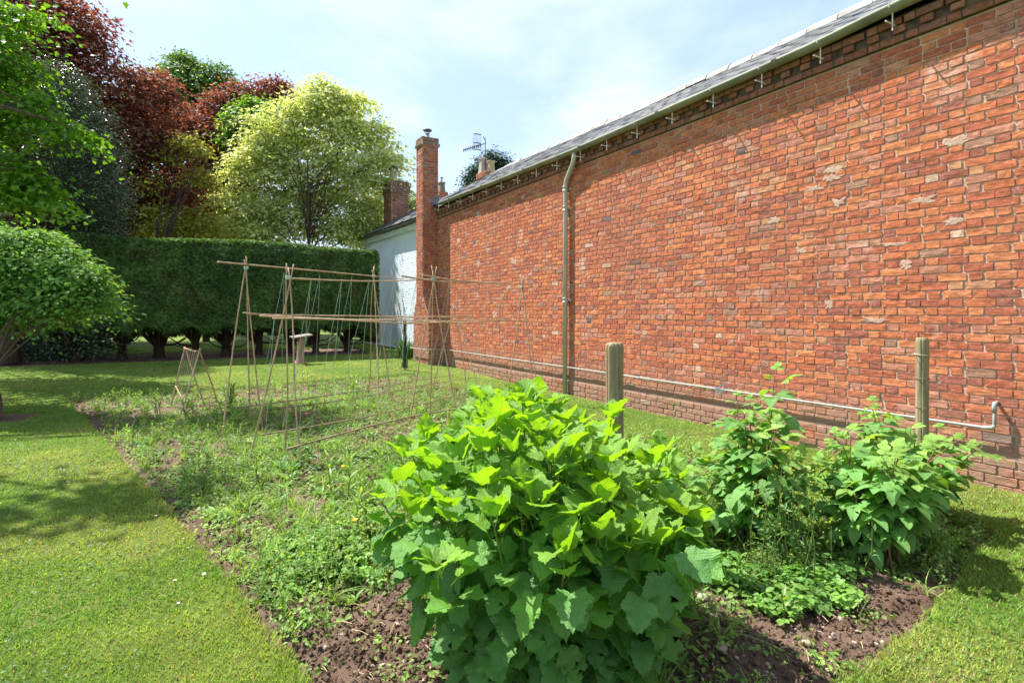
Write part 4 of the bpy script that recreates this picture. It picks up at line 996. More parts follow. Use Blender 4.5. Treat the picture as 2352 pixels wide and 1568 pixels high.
for a, b in zip(ss[:-1], ss[1:]):
    z = we((a + b) / 2); cor.add(*box(6.20, 6.3015, a, b, z - .215, z - .185)).add(*box(6.12, 6.3015, a, b, z - .115, z - .075)).add(*box(6.23, 6.3015, a, b, z - .1845, z - .1155))
co = wpart(cor, 'cornice', M['white'])
dm = MB().add(*box(-.055, 0, -.028, .028, -.033, .033)).mesh('dentil'); dm.materials.append(M['white'])
for s in np.arange(14.8, 22.7, .115):
    o = bpy.data.objects.new('dentil', dm); COL.objects.link(o); o.parent = co; o.location = (6.2285, s, we(s) - .150)
gm = MB()
pts = [(6.06, s, we(s) - .01) for s in ss]
gm.add(*tube(pts, .055, 10)); wpart(gm, 'gutter', simple_mat('dark_gutter', (0.06, 0.062, 0.06), .5, .4), True)
mb = MB(); ss2 = np.array([14.68, 22.85])
V = np.array([[6.0, 14.68, we(14.68) + .035], [6.0, 22.85, we(22.85) + .035], [8.2, 22.85, we(22.85) + 1.36], [8.2, 14.68, we(14.68) + 1.36], [10.4, 14.68, we(14.7)], [10.4, 22.85, we(22.85)]])
mb.add(V, np.array([[0, 3, 2, 1], [3, 4, 5, 2]])); wr = wpart(mb, 'roof', simple_mat('dark_roof_boarding', (0.06, 0.06, 0.065), .85))
mb = MB(); slate_roof(mb, 14.68, 22.85, 6.0, 4.47, 8.2, 5.80, .28, 13, lambda s: we(s) - 4.42, [(0.075, .08, .09), (.095, .095, .10), (.06, .065, .07), (.11, .105, .10)], rw)
mb.build('slate', M['slate'], wr, kind='stuff')
# square stack with one round pot
cA = MB().add(*box(7.0, 7.73, 21.35, 22.35, 4.6, 6.43)).add(*box(6.96, 7.77, 21.31, 22.39, 6.43, 6.72)).add(*box(7.0, 7.73, 21.35, 22.35, 6.72, 6.88))
ca_ = wpart(cA, 'chimney', M['mortar'])
cbk = MB(); dk = lambda r: (brick_colour(r) * np.array([.62, .72, .85])) if r.random() < .8 else np.array([.09, .07, .06])
dk2 = lambda r: np.array([.10, .075, .065]) * r.uniform(.6, 1.6)
face_bricks(cbk, layout(0, .73, 4.7, 6.43, rw), (7.0, 21.35, 0), (1, 0, 0), (0, -1, 0), rw, colour=dk); face_bricks(cbk, layout(0, 1.0, 4.7, 6.43, rw), (7.0, 21.35, 0), (0, 1, 0), (-1, 0, 0), rw, colour=dk)
face_bricks(cbk, layout(0, .81, 6.43, 6.72, rw, .0725), (6.96, 21.31, 0), (1, 0, 0), (0, -1, 0), rw, colour=dk2); face_bricks(cbk, layout(0, 1.08, 6.43, 6.72, rw, .0725), (6.96, 21.31, 0), (0, 1, 0), (-1, 0, 0), rw, colour=dk2)
face_bricks(cbk, layout(0, .73, 6.72, 6.88, rw, .08), (7.0, 21.35, 0), (1, 0, 0), (0, -1, 0), rw, colour=dk2); face_bricks(cbk, layout(0, 1.0, 6.72, 6.88, rw, .08), (7.0, 21.35, 0), (0, 1, 0), (-1, 0, 0), rw, colour=dk2)
cbk.build('brick', M['brick'], ca_, kind='stuff')
MB().add(*lathe([(.19, 6.87), (.165, 6.92), (.148, 6.98), (.138, 7.36), (.150, 7.37), (.150, 7.39)], 20, (7.24, 21.85, 0))).build('chimney_pot', M['pot'], ca_, True)
MB().add(*lathe([(.150, 7.39), (.185, 7.42), (.185, 7.50), (.16, 7.56), (.135, 7.58), (.12, 7.56), (.12, 7.3)], 20, (7.24, 21.85, 0))).build('pot_rim', simple_mat('sooty_rim', (.14, .12, .10), .9), ca_, True)
fl = []
for k in range(6):
    x0, x1 = 7.0 + k * .121, 7.0 + (k + 1) * .121
    zb0, zb1 = 5.02 + (x0 - 7.0) * .6, 5.02 + (x1 - 7.0) * .6
    fl.append(np.array([[x0, 21.335, zb0], [x1 + .001, 21.335, zb1], [x1 + .001, 21.335, zb1 + .13], [x0 + .03, 21.335, zb1 + .13]]))
mf = MB(); [mf.add(f, np.array([[0, 1, 2, 3]])) for f in fl]; mf.build('flashing', M['lead'], ca_)

# ------------------------------------------------------------------ house behind with two stacks and an aerial
rh = thing('rear_house', 'house roofline behind the slate roof carrying two far chimneys', 'house', (12.1, 25.0, 0.3))
RO = np.array(rh.location)
def rpart(mb, name, mat, parent=None, smooth=False):
    o = mb.build(name, mat, parent or rh, smooth)
    if parent is None: o.location = -Vector(RO)
    return o
rpart(MB().add(*box(10.6, 13.6, 20.5, 30, .1, 6.2)), 'wall', simple_mat('far_brick', (.30, .12, .07), .9, var=.3, scale=3))
rpart(MB().add(np.array([[10.4, 20.3, 6.2], [10.4, 30.2, 6.2], [12.1, 30.2, 7.25], [12.1, 20.3, 7.25], [13.8, 20.3, 6.2], [13.8, 30.2, 6.2]]), np.array([[0, 3, 2, 1], [3, 4, 5, 2]])), 'roof', M['ridge'])
def stack(x0, x1, y0, y1, z0, zc, z1, col):
    c = rpart(MB().add(*box(x0, x1, y0, y1, z0, zc)).add(*box(x0 - .035, x1 + .035, y0 - .035, y1 + .035, zc, z1)), 'chimney', M['mortar'])
    m2 = MB()
    for (a, b, e_, f_, g0, g1) in ((x0, x1, y0, y1, z0, zc), (x0 - .035, x1 + .035, y0 - .035, y1 + .035, zc, z1)):
        face_bricks(m2, layout(0, b - a, g0, g1, rw), (a, e_, 0), (1, 0, 0), (0, -1, 0), rw, colour=col); face_bricks(m2, layout(0, f_ - e_, g0, g1, rw), (a, e_, 0), (0, 1, 0), (-1, 0, 0), rw, colour=col)
    m2.build('brick', M['brick'], c, kind='stuff'); return c
sB = stack(11.55, 12.15, 21.9, 22.7, 6.6, 7.75, 7.99, lambda r: brick_colour(r) * .75)
def square_pot(par, x, y, z0, z1, w, mat):
    sec = [(w * 1.12, z0), (w * 1.08, z0 + .05), (w * .85, z1 - .16), (w * .98, z1 - .14), (w * .98, z1 - .07), (w * 1.12, z1 - .06), (w * 1.12, z1 - .02), (w * .9, z1), (w * .65, z1), (w * .6, z1 - .3)]
    an = np.array([-.75, -.25, .25, .75]) * math.pi; V = np.concatenate([np.stack([x + q * math.sqrt(2) * np.cos(an), y + q * math.sqrt(2) * np.sin(an), np.full(4, z)], 1) for q, z in sec])
    F = np.concatenate([np.stack([k * 4 + np.arange(4), k * 4 + (np.arange(4) + 1) % 4, k * 4 + 4 + (np.arange(4) + 1) % 4, k * 4 + 4 + np.arange(4)], 1) for k in range(len(sec) - 1)])
    MB().add(V, F).build('chimney_pot', mat, par)
square_pot(sB, 11.70, 22.44, 7.98, 8.70, .145, M['pot_grey'])
square_pot(sB, 11.93, 22.10, 7.98, 8.53, .145, M['pot'])
sC = stack(11.75, 12.2, 27.6, 28.05, 7.0, 7.95, 8.15, lambda r: brick_colour(r) * .7)
square_pot(sC, 11.95, 27.8, 8.13, 8.73, .15, simple_mat('brown_pot', (.20, .15, .11), .85))
MB().add(*lathe([(.055, 8.72), (.055, 8.95)], 12, (11.95, 27.8, 0))).add(*lathe([(0, 9.02), (.11, 9.0), (.11, 8.985), (0, 8.98)], 12, (11.95, 27.8, 0))).add(*tube([(11.91, 27.8, 8.94), (11.89, 27.8, 8.99)], .01, 4)).add(*tube([(11.99, 27.8, 8.94), (12.01, 27.8, 8.99)], .01, 4)).build('flue', M['steel'], sC, True)
# television aerial clamped to the stack
ae = thing('tv_aerial', 'television aerial with ladder of short rods above the far pots', 'aerial', (11.76, 22.30, 7.9))
MB().add(*tube([(0, 0, -.35), (0, 0, 2.02)], .026, 7)).build('mast', M['aerial'], ae, True)
bd = np.array([-.95, .26, -.10]); b0 = np.array([0.06, 0, 1.72])
MB().add(*tube([b0, b0 + bd * 1.25 * np.array([1, 1, 3.6])], .026, 5)).build('boom', M['dark_steel'], ae, True)
for k in range(9):
    c = b0 + bd * np.array([1, 1, 3.6]) * (0.32 + .115 * k); q = np.array([.10, .12, .13]); q = np.array([0.02, .05, .12])
    MB().add(*tube([c - q, c + q], .030, 5)).build('director_rod', M['dark_steel'], ae, True)
rf = MB()
for zz in (2.13, 1.66, 1.30): rf.add(*tube([(-.68, .10, zz), (-.45, .04, zz + .015), (-.25, 0, zz - .02)], .028, 5))
for xx in np.linspace(-.68, -.25, 6): rf.add(*tube([(xx, .06, 1.30), (xx, .06, 2.13)], .010, 4))
rf.add(*tube([(-.12, 0, 2.04), (-.03, 0, 1.92), (.02, 0, 1.74)], .022, 5))
rf.build('reflector', M['dark_steel'], ae, True)
ae.scale = (.86, .86, .86)

# ------------------------------------------------------------------ bamboo bean frames
def cane_geo(p0, p1, r=.0115, sag=0.0, seed=0, nodes=True):
    rr = np.random.default_rng(seed); p0, p1 = np.asarray(p0, float), np.asarray(p1, float); Ln = np.linalg.norm(p1 - p0)
    k = max(6, int(Ln / .16)); ts = np.linspace(0, 1, k * 2 + 1); side = rr.normal(0, 1, 3); side -= side.dot(p1 - p0) * (p1 - p0) / Ln ** 2; side /= np.linalg.norm(side)
    pts = p0 + (p1 - p0) * ts[:, None] + side * (0.009 * Ln * np.sin(np.pi * ts * rr.uniform(.8, 2.2)) * rr.choice([-1, 1]))[:, None] + np.array([0, 0, 1]) * (-sag * np.sin(np.pi * ts))[:, None]
    rad = r * (1.08 - .35 * ts)
    if nodes: rad = rad * np.where(np.arange(len(ts)) % 2 == 0, 1.22, .97)
    return tube(pts, rad, 7)
def add_cane(par, off, p0, p1, r=.0115, sag=0, seed=0, name='cane', mat='bamboo'):
    o = MB().add(*cane_geo(np.asarray(p0) - off, np.asarray(p1) - off, r, sag, seed)).build(name, M[mat], par, True); return o
def bean_frame(label, apex, feet, loc, ridges, mids, lows, strings, seed):
    t = thing('bean_frame', label, 'bean frame', loc, 'bamboo bean frames on the bed'); off = np.asarray(loc, float); sd_ = seed
    for ap, fs in zip(apex, feet):
        ap = np.asarray(ap, float)
        for f in fs:
            f = np.array([f[0], f[1], float(soil_z(np.array(f[0]), np.array(f[1]))) - .08]); d = ap - f; top = f + d * (1 + rng.uniform(.04, .10) * 1.0)
            cross = np.array([rng.normal(0, .012), rng.normal(0, .012), 0]); add_cane(t, off, f, top + cross, .0086, 0, sd_); sd_ += 1
        m2 = MB()
        for q in range(4):
            an = np.linspace(0, 2 * np.pi, 9); m2.add(*tube(np.stack([ap[0] - off[0] + .026 * np.cos(an), ap[1] - off[1] + .026 * np.sin(an), ap[2] - off[2] + (q - 1.5) * .009 + .006 * np.sin(an)], 1), .0035, 4, False))
        m2.build('tie', M['string'], t)
    for (a, b, r, sg) in ridges: add_cane(t, off, a, b, r, sg, sd_); sd_ += 1
    for (a, b, r, sg) in mids: add_cane(t, off, a, b, r, sg, sd_); sd_ += 1
    for (a, b, r, sg) in lows: add_cane(t, off, a, b, r, sg, sd_, mat='bamboo_old'); sd_ += 1
    for (a, b) in strings:
        a = np.asarray(a) - off; b = np.asarray(b) - off; mid = (a + b) / 2 + rng.normal(0, .012, 3)
        MB().add(*tube([a, mid, b], .0022, 4, False)).build('string', M['string'], t)
    return t
A1, A2, A3 = (.64, 7.98, 2.10), (2.62, 8.92, 2.12), (4.52, 9.87, 1.62)
B1, B2, B3 = (.87, 5.97, 1.87), (2.85, 6.90, 1.97), (4.85, 7.85, 1.96)
def lerp(a, b, t): return tuple(np.asarray(a) * (1 - t) + np.asarray(b) * t)
def shift(p, dx, dy, z): return (p[0] + dx, p[1] + dy, z)
# zigzag strings from the ridge down to the low canes
def zig(P, Q, n, side, ztop):
    out = []
    nx, ny = -.42 * side, .90 * side
    for i in range(n):
        t0 = (i + .45) / n; top = np.array(lerp(P, Q, t0)); top[2] += -.02
        for dt in (-.42 / n, .42 / n):
            b = np.array(lerp(P, Q, min(1, max(0, t0 + dt + rng.normal(0, .02))))); b[0] += nx * .42; b[1] += ny * .42; b[2] = float(soil_z(b[0], b[1])) + .03
            out.append((top, b))
    return out
low = lambda P, dx, dy, z=.20: (P[0] + dx, P[1] + dy, z)
bean_frame('bamboo bean frame nearer the white building and hedge', [A1, A2, A3],
    [[(.34, 7.67), (.73, 8.35), (.85, 8.05)], [(2.82, 10.0), (2.49, 8.2), (3.0, 9.1)], [(4.3, 10.5), (4.66, 9.0), (4.75, 9.75)]], (2.6, 8.9, 0),
    [((.30, 7.80, 2.15), (3.25, 9.22, 2.11), .010, .0)],
    [((.60, 7.90, 1.51), (4.75, 9.72, 1.42), .0085, .03), ((.66, 8.10, 1.49), (4.35, 9.98, 1.45), .008, .02), ((1.6, 8.4, 1.47), (4.9, 9.9, 1.40), .009, 0)],
    [((.55, 8.30, .22), (4.75, 10.25, .22), .007, 0), ((.85, 7.92, .22), (4.92, 9.72, .20), .007, 0)],
    zig((2.62, 8.92, 1.45), (4.52, 9.87, 1.45), 4, 1, 1.45) + zig((.9, 8.1, 2.1), (2.5, 8.85, 2.1), 3, 1, 2.1), 100)
bean_frame('bamboo bean frame nearest the leafy currant bush', [B1, B2, B3],
    [[(.51, 6.2), (.87, 6.26), (.95, 5.6)], [(2.55, 7.05), (3.1, 6.55), (2.95, 7.3)], [(4.55, 7.95), (5.0, 7.55), (5.08, 7.8)]], (2.85, 6.9, 0),
    [((.88, 5.96, 1.86), (3.0, 6.98, 2.0), .008, .02), ((2.65, 6.80, 2.01), (4.98, 7.92, 1.97), .0095, .0), ((2.3, 6.62, 1.975), (4.5, 7.68, 1.96), .010, .01)],
    [((.72, 5.95, 1.45), (3.05, 6.95, 1.39), .009, .02), ((.62, 6.12, 1.475), (3.0, 7.08, 1.40), .010, .01), ((2.7, 6.86, 1.395), (5.05, 7.92, 1.36), .009, 0), ((2.5, 6.95, 1.385), (4.65, 7.92, 1.42), .0078, 0)],
    [((.66, 6.30, .22), (4.6, 8.15, .22), .007, 0), ((.95, 5.62, .22), (4.95, 7.5, .22), .0078, 0), ((.80, 5.55, .21), (1.35, 5.78, .25), .009, 0)],
    zig((.95, 6.0, 1.88), (2.75, 6.85, 1.97), 5, 1, 1.9) + zig((2.95, 6.95, 1.97), (4.7, 7.8, 1.96), 4, 1, 1.9) + [((.75, 6.1, 1.45), (.70, 6.45, .1)), ((2.87, 6.92, 1.94), (2.78, 6.88, 1.5))], 200)

# little pea frame of crossed canes with a net, to the left
pf = thing('pea_frame', 'low crossed cane pea frame with thin netting', 'pea frame', (.0, 9.9, 0)); po = np.array((.0, 9.9, 0))
P1, P2 = np.array((-.07, 10.36, .94)), np.array((.14, 9.79, .93))
f1, f2, f3, f4 = (-.28, 10.34), (-.16, 9.0), (.23, 10.3), (.40, 10.57)
FT = {i: np.array([f[0], f[1], float(soil_z(*f)) - .05]) for i, f in enumerate((f1, f2, f3, f4), 1)}
for i, ap in ((1, P1), (3, P1), (2, P2), (4, P2)): add_cane(pf, po, FT[i], ap + (ap - FT[i]) * .02, .011, 0, 300 + i)
MB().add(*tube(np.array([P1 + (P1 - P2) * .05, P1 * .7 + P2 * .3 + [0, 0, -.02], P1 * .3 + P2 * .7 + [0, 0, -.035], P2 + (P2 - P1) * .05]) - po, .012, 7)).build('top_branch', M['log'], pf, True)
a, b = FT[1] * .62 + P1 * .38, FT[2] * .72 + P2 * .28
MB().add(*tube(np.array([a, (a + b) / 2 + [0.02, 0, -.04], b]) - po, .010, 7)).build('side_branch', M['log'], pf, True)
a, b = FT[3] * .85 + P1 * .15, FT[4] * .9 + P2 * .1
MB().add(*tube(np.array([a, (a + b) / 2 + [0.02, 0, .02], b]) - po, .008, 7)).build('side_branch', M['bamboo_old'], pf, True)
nt_m = MB()
for side in ((1, 2), (3, 4)):
    A_, B_ = FT[side[0]], FT[side[1]]
    for k in range(8):
        for s_ in (-1, 1):
            t = k / 7; t2 = min(1, max(0, t + s_ * .45)); nt_m.add(*tube(np.array([P1 * (1 - t) + P2 * t, A_ * (1 - t2) * 1.0 + B_ * t2 + (P1 - A_) * .18]) - po, .0009, 3, False))
nt_m.build('net', M['jute'], pf)

# ------------------------------------------------------------------ timber posts, wires
def timber_post(label, x, y, top, r, split, seed, lean=(0, 0)):
    z0 = float(soil_z(x, y)) - .05; t = thing('timber_post', label, 'post', (x, y, z0), 'round timber posts by the raspberries'); h = top - z0
    n = 36; an = np.linspace(0, 2 * np.pi, n, endpoint=False); zs = np.concatenate([np.linspace(0, h - .035, 14), [h - .018, h - .006, h]])
    rr = np.random.default_rng(seed); V = []
    toward = math.atan2(-y, -x) + .25
    for z in zs:
        q = r * (1 + .02 * math.sin(z * 9 + seed)) * np.ones(n) + rr.normal(0, .0007, n)
        if z > h - .03: q = q * (.96 if z < h - .01 else (.86 if z < h - .001 else .76))
        dist = np.abs((an - toward - .30 - .12 * math.sin(z * 2.2) + np.pi) % (2 * np.pi) - np.pi)
        for ca_, wd_, dp_ in (((0, .05, .84),) if split else ()) + tuple((rr_, .045, .93) for rr_ in (1.1 + seed, 2.6 + seed, -.7, -1.5 * seed)):
            dist = np.abs((an - toward - .30 - ca_ - .12 * math.sin(z * 2.2 + ca_) + np.pi) % (2 * np.pi) - np.pi); q = np.where(dist < wd_ + .04, q * dp_, q)
        V.append(np.stack([q * np.cos(an) + lean[0] * z, q * np.sin(an) + lean[1] * z, np.full(n, z)], 1))
    k = len(zs); V = np.concatenate(V + [np.array([[lean[0] * h, lean[1] * h, h - .001]])]); i = np.arange(k - 1)[:, None] * n; j = np.arange(n)[None]; j2 = (j + 1) % n
    F = [np.stack([i + j, i + j2, i + n + j2, i + n + j], -1).reshape(-1, 4), np.stack([np.full(n, k * n), (k - 1) * n + np.arange(n), (k - 1) * n + (np.arange(n) + 1) % n], 1)]
    MB().add(V, F).build('shaft', M['post'], t, False)
    return t, z0, h
def loop(par, x, y, z, r, mat, rad=.0022, turns=2):
    an = np.linspace(0, 2 * np.pi * turns, 18 * turns); MB().add(*tube(np.stack([x + r * np.cos(an), y + r * np.sin(an), z + .004 * an / (2 * np.pi) + .006 * np.sin(an)], 1), rad, 5, False)).build('wire_loop', M[mat], par, True)
p1, z1, h1 = timber_post('thick split timber post rising behind the currant bush', 2.215, 2.524, 1.325, .054, True, 1, (-.004, -.006))
loop(p1, -.004, -.006, .94 - z1, .057, 'wire', .002, 1)
p2, z2, h2 = timber_post('slimmer timber post among the raspberries by the wall', 4.863, 2.002, 1.315, .043, False, 2)
for z in (1.18, 1.0, .78): loop(p2, 0, 0, z - z2, .0495, 'jute' if z > 1.1 else 'wire', .0022, 2 if z > 1.1 else 1)
w = MB().add(*tube([(2.26, 2.51, .945), (3.2, 2.36, 1.02), (4.2, 2.14, 1.11), (4.83, 2.03, 1.175)], .0020, 5, False)).build('support_wire', M['wire']); tag(w, 'thin wire sloping up between the two timber posts', 'wire', 'wires along the raspberry row')
w = MB().add(*tube([(2.26, 2.50, .74), (3.5, 2.25, .71), (4.82, 2.0, .78)], .0018, 5, False)).build('support_wire', M['wire']); tag(w, 'lower slack wire through the raspberry leaves', 'wire', 'wires along the raspberry row')
kn = MB()
for i in range(7):
    a = rng.uniform(0, 6.28, 5); kn.add(*tube(np.array([3.02, 2.39, 1.004]) + np.cumsum(rng.normal(0, .014, (5, 3)), 0), .0018, 4, False))
tag(kn.build('twine_knot', M['twine_blue']), 'frayed blue twine knot tied on the sloping wire', 'twine')

# bird table made of a log with a plank on top
bt = thing('log_stand', 'weathered log stump stand with a tilted plank on top', 'stand', (2.55, 15.45, float(gz(15.45))))
MB().add(*tube([(0, 0, -.05), (0, 0, .03), (.0, 0, .12), (.01, 0, .45), (.015, 0, .72)], [.19, .15, .095, .085, .08], 14)).build('log', M['log'], bt, True)
o = MB().add(*box(-.27, .27, -.13, .13, -.018, .018)).build('plank', simple_mat('silver_plank', (.22, .20, .175), .85, var=.25, scale=4, bump=.3, stretch=(1, 6, 6)), bt); o.location = (.02, 0, .735); o.rotation_euler = (.12, -.12, .3); bevel(o, .006)
# slim conifer sapling and grassy clump by the chimney foot
sp_ = thing('conifer_sapling', 'slim columnar conifer sapling at the bed corner', 'sapling', (4.62, 13.05, float(gz(13.05))))
n = 900; z = rng.uniform(.03, 1.16, n); rad = .085 * np.sqrt(np.clip(1.18 - z, 0, 1)) * np.where(z < .55, 1.0, .62); a = rng.uniform(0, 6.28, n); q = rad * np.sqrt(rng.random(n))
mb = MB(); scatter(mb, SP[0], SP[1], np.stack([q * np.cos(a), q * np.sin(a), z], 1), frames(np.stack([np.cos(a), np.sin(a), .3 + rng.normal(0, .3, n)], 1), np.stack([.4 * np.cos(a), .4 * np.sin(a), np.ones(n)], 1)), .085 * rng.uniform(.6, 1.2, n), tints(n, (.03, .065, .028), (.06, .11, .05)))
mb.build('foliage', M['hedge_leaf'], sp_); MB().add(*tube([(0, 0, -.03), (0, 0, 1.1)], [.012, .005], 6)).build('stem', M['bark'], sp_)
def blades(n, spread, h0, h1, w, arch):
    mb = MB()
    for i in range(n):
        a = rng.uniform(0, 6.28); b = rng.uniform(0, spread); h = rng.uniform(h0, h1); l = h * arch * rng.uniform(.4, 1.3); k = 5; t = np.linspace(0, 1, k)
        cx_ = b * math.cos(a) + math.cos(a) * l * t ** 2; cy_ = b * math.sin(a) + math.sin(a) * l * t ** 2; cz = h * (t - .45 * t ** 3 * min(1, arch * 1.3)); ww_ = w * (1 - t ** 1.5) * .5 + .0005
        px, py = -math.sin(a) * ww_, math.cos(a) * ww_
        V = np.concatenate([np.stack([cx_ - px, cy_ - py, cz], 1), np.stack([cx_ + px, cy_ + py, cz], 1)]); q = np.arange(k - 1)
        yield V, np.stack([q, q + 1, q + k + 1, q + k], 1)
gc = thing('strappy_clump', 'dark green strappy leaved clump against the white wall', 'plant', (5.6, 15.75, float(gz(15.75))))
mb = MB()
for V, F in blades(150, .22, .55, 1.0, .028, .75): mb.add(V, F, tints(1, (.035, .085, .022), (.07, .14, .03))[0])
mb.build('leaf', M['weed'], gc, kind='stuff')

# ------------------------------------------------------------------ weeds over the vegetable bed
def T_forb(seed, nl=13, h=1.0, ll=.42, w=.26):
    r = np.random.default_rng(seed); V0, F0 = leaf_simple(w, .15, .25, 3); mb = MB(); mb.add(*tube([(0, 0, 0), (.02, 0, h * .5), (0, .01, h)], [.014, .010, .004], 4, False))
    for i in range(nl):
        z = h * (.12 + .86 * i / nl); a = i * 2.4; e = .5 + .7 * i / nl + r.normal(0, .15); d = np.array([math.cos(a) * math.cos(e), math.sin(a) * math.cos(e), math.sin(e)]); nn = np.array([-math.cos(a) * math.sin(e), -math.sin(a) * math.sin(e), math.cos(e)])
        scatter(mb, V0, F0, np.array([[0, 0, z]]), frames(nn[None], d[None]), ll * r.uniform(.75, 1.15) * (1 - .35 * abs(i / nl - .4)), (1, 1, 1))
    return np.concatenate(mb.V), mb.F_tri()
def _tri(s):
    out = []
    for f in s.F: out += [f] if f.shape[1] == 3 else [f[:, [0, 1, 2]], f[:, [0, 2, 3]]]
    return np.concatenate(out)
MB.F_tri = _tri
def T_mat(seed, nl=20):
    r = np.random.default_rng(seed); V0, F0 = leaf_quad(.75); mb = MB()
    p = r.normal(0, .42, (nl, 3)) * [1, 1, 0] + np.stack([np.zeros(nl), np.zeros(nl), r.uniform(.05, .5, nl)], 1)
    a = np.arctan2(p[:, 1], p[:, 0]); nr = np.stack([.35 * np.cos(a) + r.normal(0, .35, nl), .35 * np.sin(a) + r.normal(0, .35, nl), np.ones(nl)], 1)
    scatter(mb, V0, F0, p, frames(nr, np.stack([np.cos(a), np.sin(a), r.normal(0, .3, nl)], 1)), r.uniform(.22, .42, nl), (1, 1, 1))
    return np.concatenate(mb.V), mb.F_tri()
def T_grass(n=13, arch=.9):
    mb = MB()
    for V, F in blades(n, .08, .5, 1.0, .035, arch): mb.add(V, F)
    return np.concatenate(mb.V), mb.F_tri()
def T_dock(seed, nl=7):
    r = np.random.default_rng(seed); V0, F0 = leaf_simple(.36, .2, .55, 4); mb = MB()
    for i in range(nl):
        a = i * 2.4 + r.normal(0, .2); e = r.uniform(.35, 1.1); d = np.array([[math.cos(a) * math.cos(e), math.sin(a) * math.cos(e), math.sin(e)]]); nn = np.array([[-math.cos(a) * math.sin(e), -math.sin(a) * math.sin(e), math.cos(e)]])
        scatter(mb, V0, F0, np.zeros((1, 3)), frames(nn, d), r.uniform(.7, 1.1), (1, 1, 1))
    return np.concatenate(mb.V), mb.F_tri()
def T_trif(seed, nl=7):
    r = np.random.default_rng(seed); V0, F0 = leaf_simple(.8, .12, .15, 3); mb = MB()
    for i in range(nl):
        a = r.uniform(0, 6.28); q = r.uniform(.1, .6); c = np.array([q * math.cos(a), q * math.sin(a), r.uniform(.35, .8)]); mb.add(*tube([(0, 0, 0), c * [.6, .6, .8], c], .009, 3, False))
        for k in (-1.25, 0, 1.25):
            d = np.array([[math.cos(a + k), math.sin(a + k), -.15]]); scatter(mb, V0, F0, c[None], frames(np.array([[r.normal(0, .2), r.normal(0, .2), 1]]), d), .34 * r.uniform(.8, 1.2), (1, 1, 1))
    return np.concatenate(mb.V), mb.F_tri()
def T_airy(seed, nl=26):
    r = np.random.default_rng(seed); mb = MB(); V0, F0 = leaf_quad(.5)
    for k in range(3): mb.add(*tube([(0, 0, 0), (r.normal(0, .1), r.normal(0, .1), .5), (r.normal(0, .22), r.normal(0, .22), 1)], [.010, .008, .004], 3, False))
    p = np.stack([r.normal(0, .15, nl), r.normal(0, .15, nl), r.uniform(.3, 1.05, nl)], 1)
    scatter(mb, V0, F0, p, frames(rand_dirs(nl) + [0, 0, .6]), r.uniform(.07, .16, nl), (1, 1, 1))
    return np.concatenate(mb.V), mb.F_tri()
def BARE(x, y):
    b = np.exp(-(((x - .80) / .70) ** 2 + ((y - 2.30) / .92) ** 2) ** 2) + np.exp(-(((x - 2.6) / 1.3) ** 2 + ((y - 1.45) / .42) ** 2) ** 2)
    b += .8 * np.exp(-((x - 1.0) / .55) ** 2 - ((y - 10.6) / .6) ** 2) + .8 * np.exp(-((x - .3) / .3) ** 2 - ((y - 4.2) / .28) ** 2) + .8 * np.exp(-((x - 2.2) / .4) ** 2 - ((y - 7.0) / .5) ** 2)
    return np.clip(b, 0, 1)
def bed_pts(n, lo=.45, p=1.2, seed=80, sc_=.9, thr=.42):
    x, y, r = polar_pts(n, 1.6, 14, p); k = in_view(x, y, .3) & (bed_d(x, y) > .02); x, y, r = x[k], y[k], r[k]
    dn = fbm(x * sc_, y * sc_, seed); k = (rng.random(len(x)) < np.clip((dn - thr) * 6, .06, 1) * (1 - .96 * BARE(x, y)) * np.clip(.25 + (x - bed_left(y)) / .35, .2, 1) * np.clip((bed_back(x) - y) / .5, .08, 1)); return x[k], y[k], r[k]
def weeds(name, label, Ts, n, size, ca, cb, mat='weed', tilt=.2, **kw):
    mb = MB(); x, y, r = bed_pts(n, **kw)
    which = rng.integers(len(Ts), size=len(x)); col = np.clip(fbm(x * .7, y * .7, 88) * 2 - .5, 0, 1)
    for k, T in enumerate(Ts):
        i = which == k; m = i.sum()
        if not m: continue
        pos = np.stack([x[i], y[i], soil_z(x[i], y[i]) - .004], 1)
        scatter(mb, T[0], T[1], pos, ring_rot(m, tilt), rng.uniform(*size, m), tints(m, ca, cb, .2, col[i] * .5 + rng.random(m) * .5))
    o = mb.build(name, M[mat], kind='stuff'); tag(o, label, 'weeds'); return o
weeds('chickweed_leaves', 'low mat of small leaved weeds covering the bed', [T_mat(i) for i in range(5)], 36000, (.045, .105), (.095, .215, .034), (.24, .37, .085), thr=.30)
weeds('wild_grass', 'thin arching wild grass tufts across the weedy bed', [T_grass(11, a) for a in (.5, .9, 1.2)], 12000, (.10, .25), (.11, .25, .035), (.27, .41, .09), seed=83, thr=.44, tilt=.35)
weeds('seeding_weeds', 'airy pale seeding weeds standing in the bed', [T_airy(i) for i in range(4)], 8500, (.12, .26), (.16, .28, .065), (.31, .45, .14), seed=85, thr=.46)
weeds('leafy_weeds', 'upright small leafy weeds scattered over the bed', [T_forb(i, 11) for i in range(4)], 5200, (.08, .20), (.085, .21, .035), (.19, .35, .065), seed=84, thr=.42)
weeds('dock_leaves', 'broad leaved seedlings scattered over the bed', [T_dock(i) for i in range(4)], 2200, (.06, .15), (.095, .215, .04), (.22, .36, .085), seed=86, thr=.44)
weeds('strawberry_leaves', 'three lobed creeping leaves around the currant bush', [T_trif(i) for i in range(4)], 2200, (.07, .13), (.055, .15, .03), (.13, .26, .05), seed=87, thr=.47)
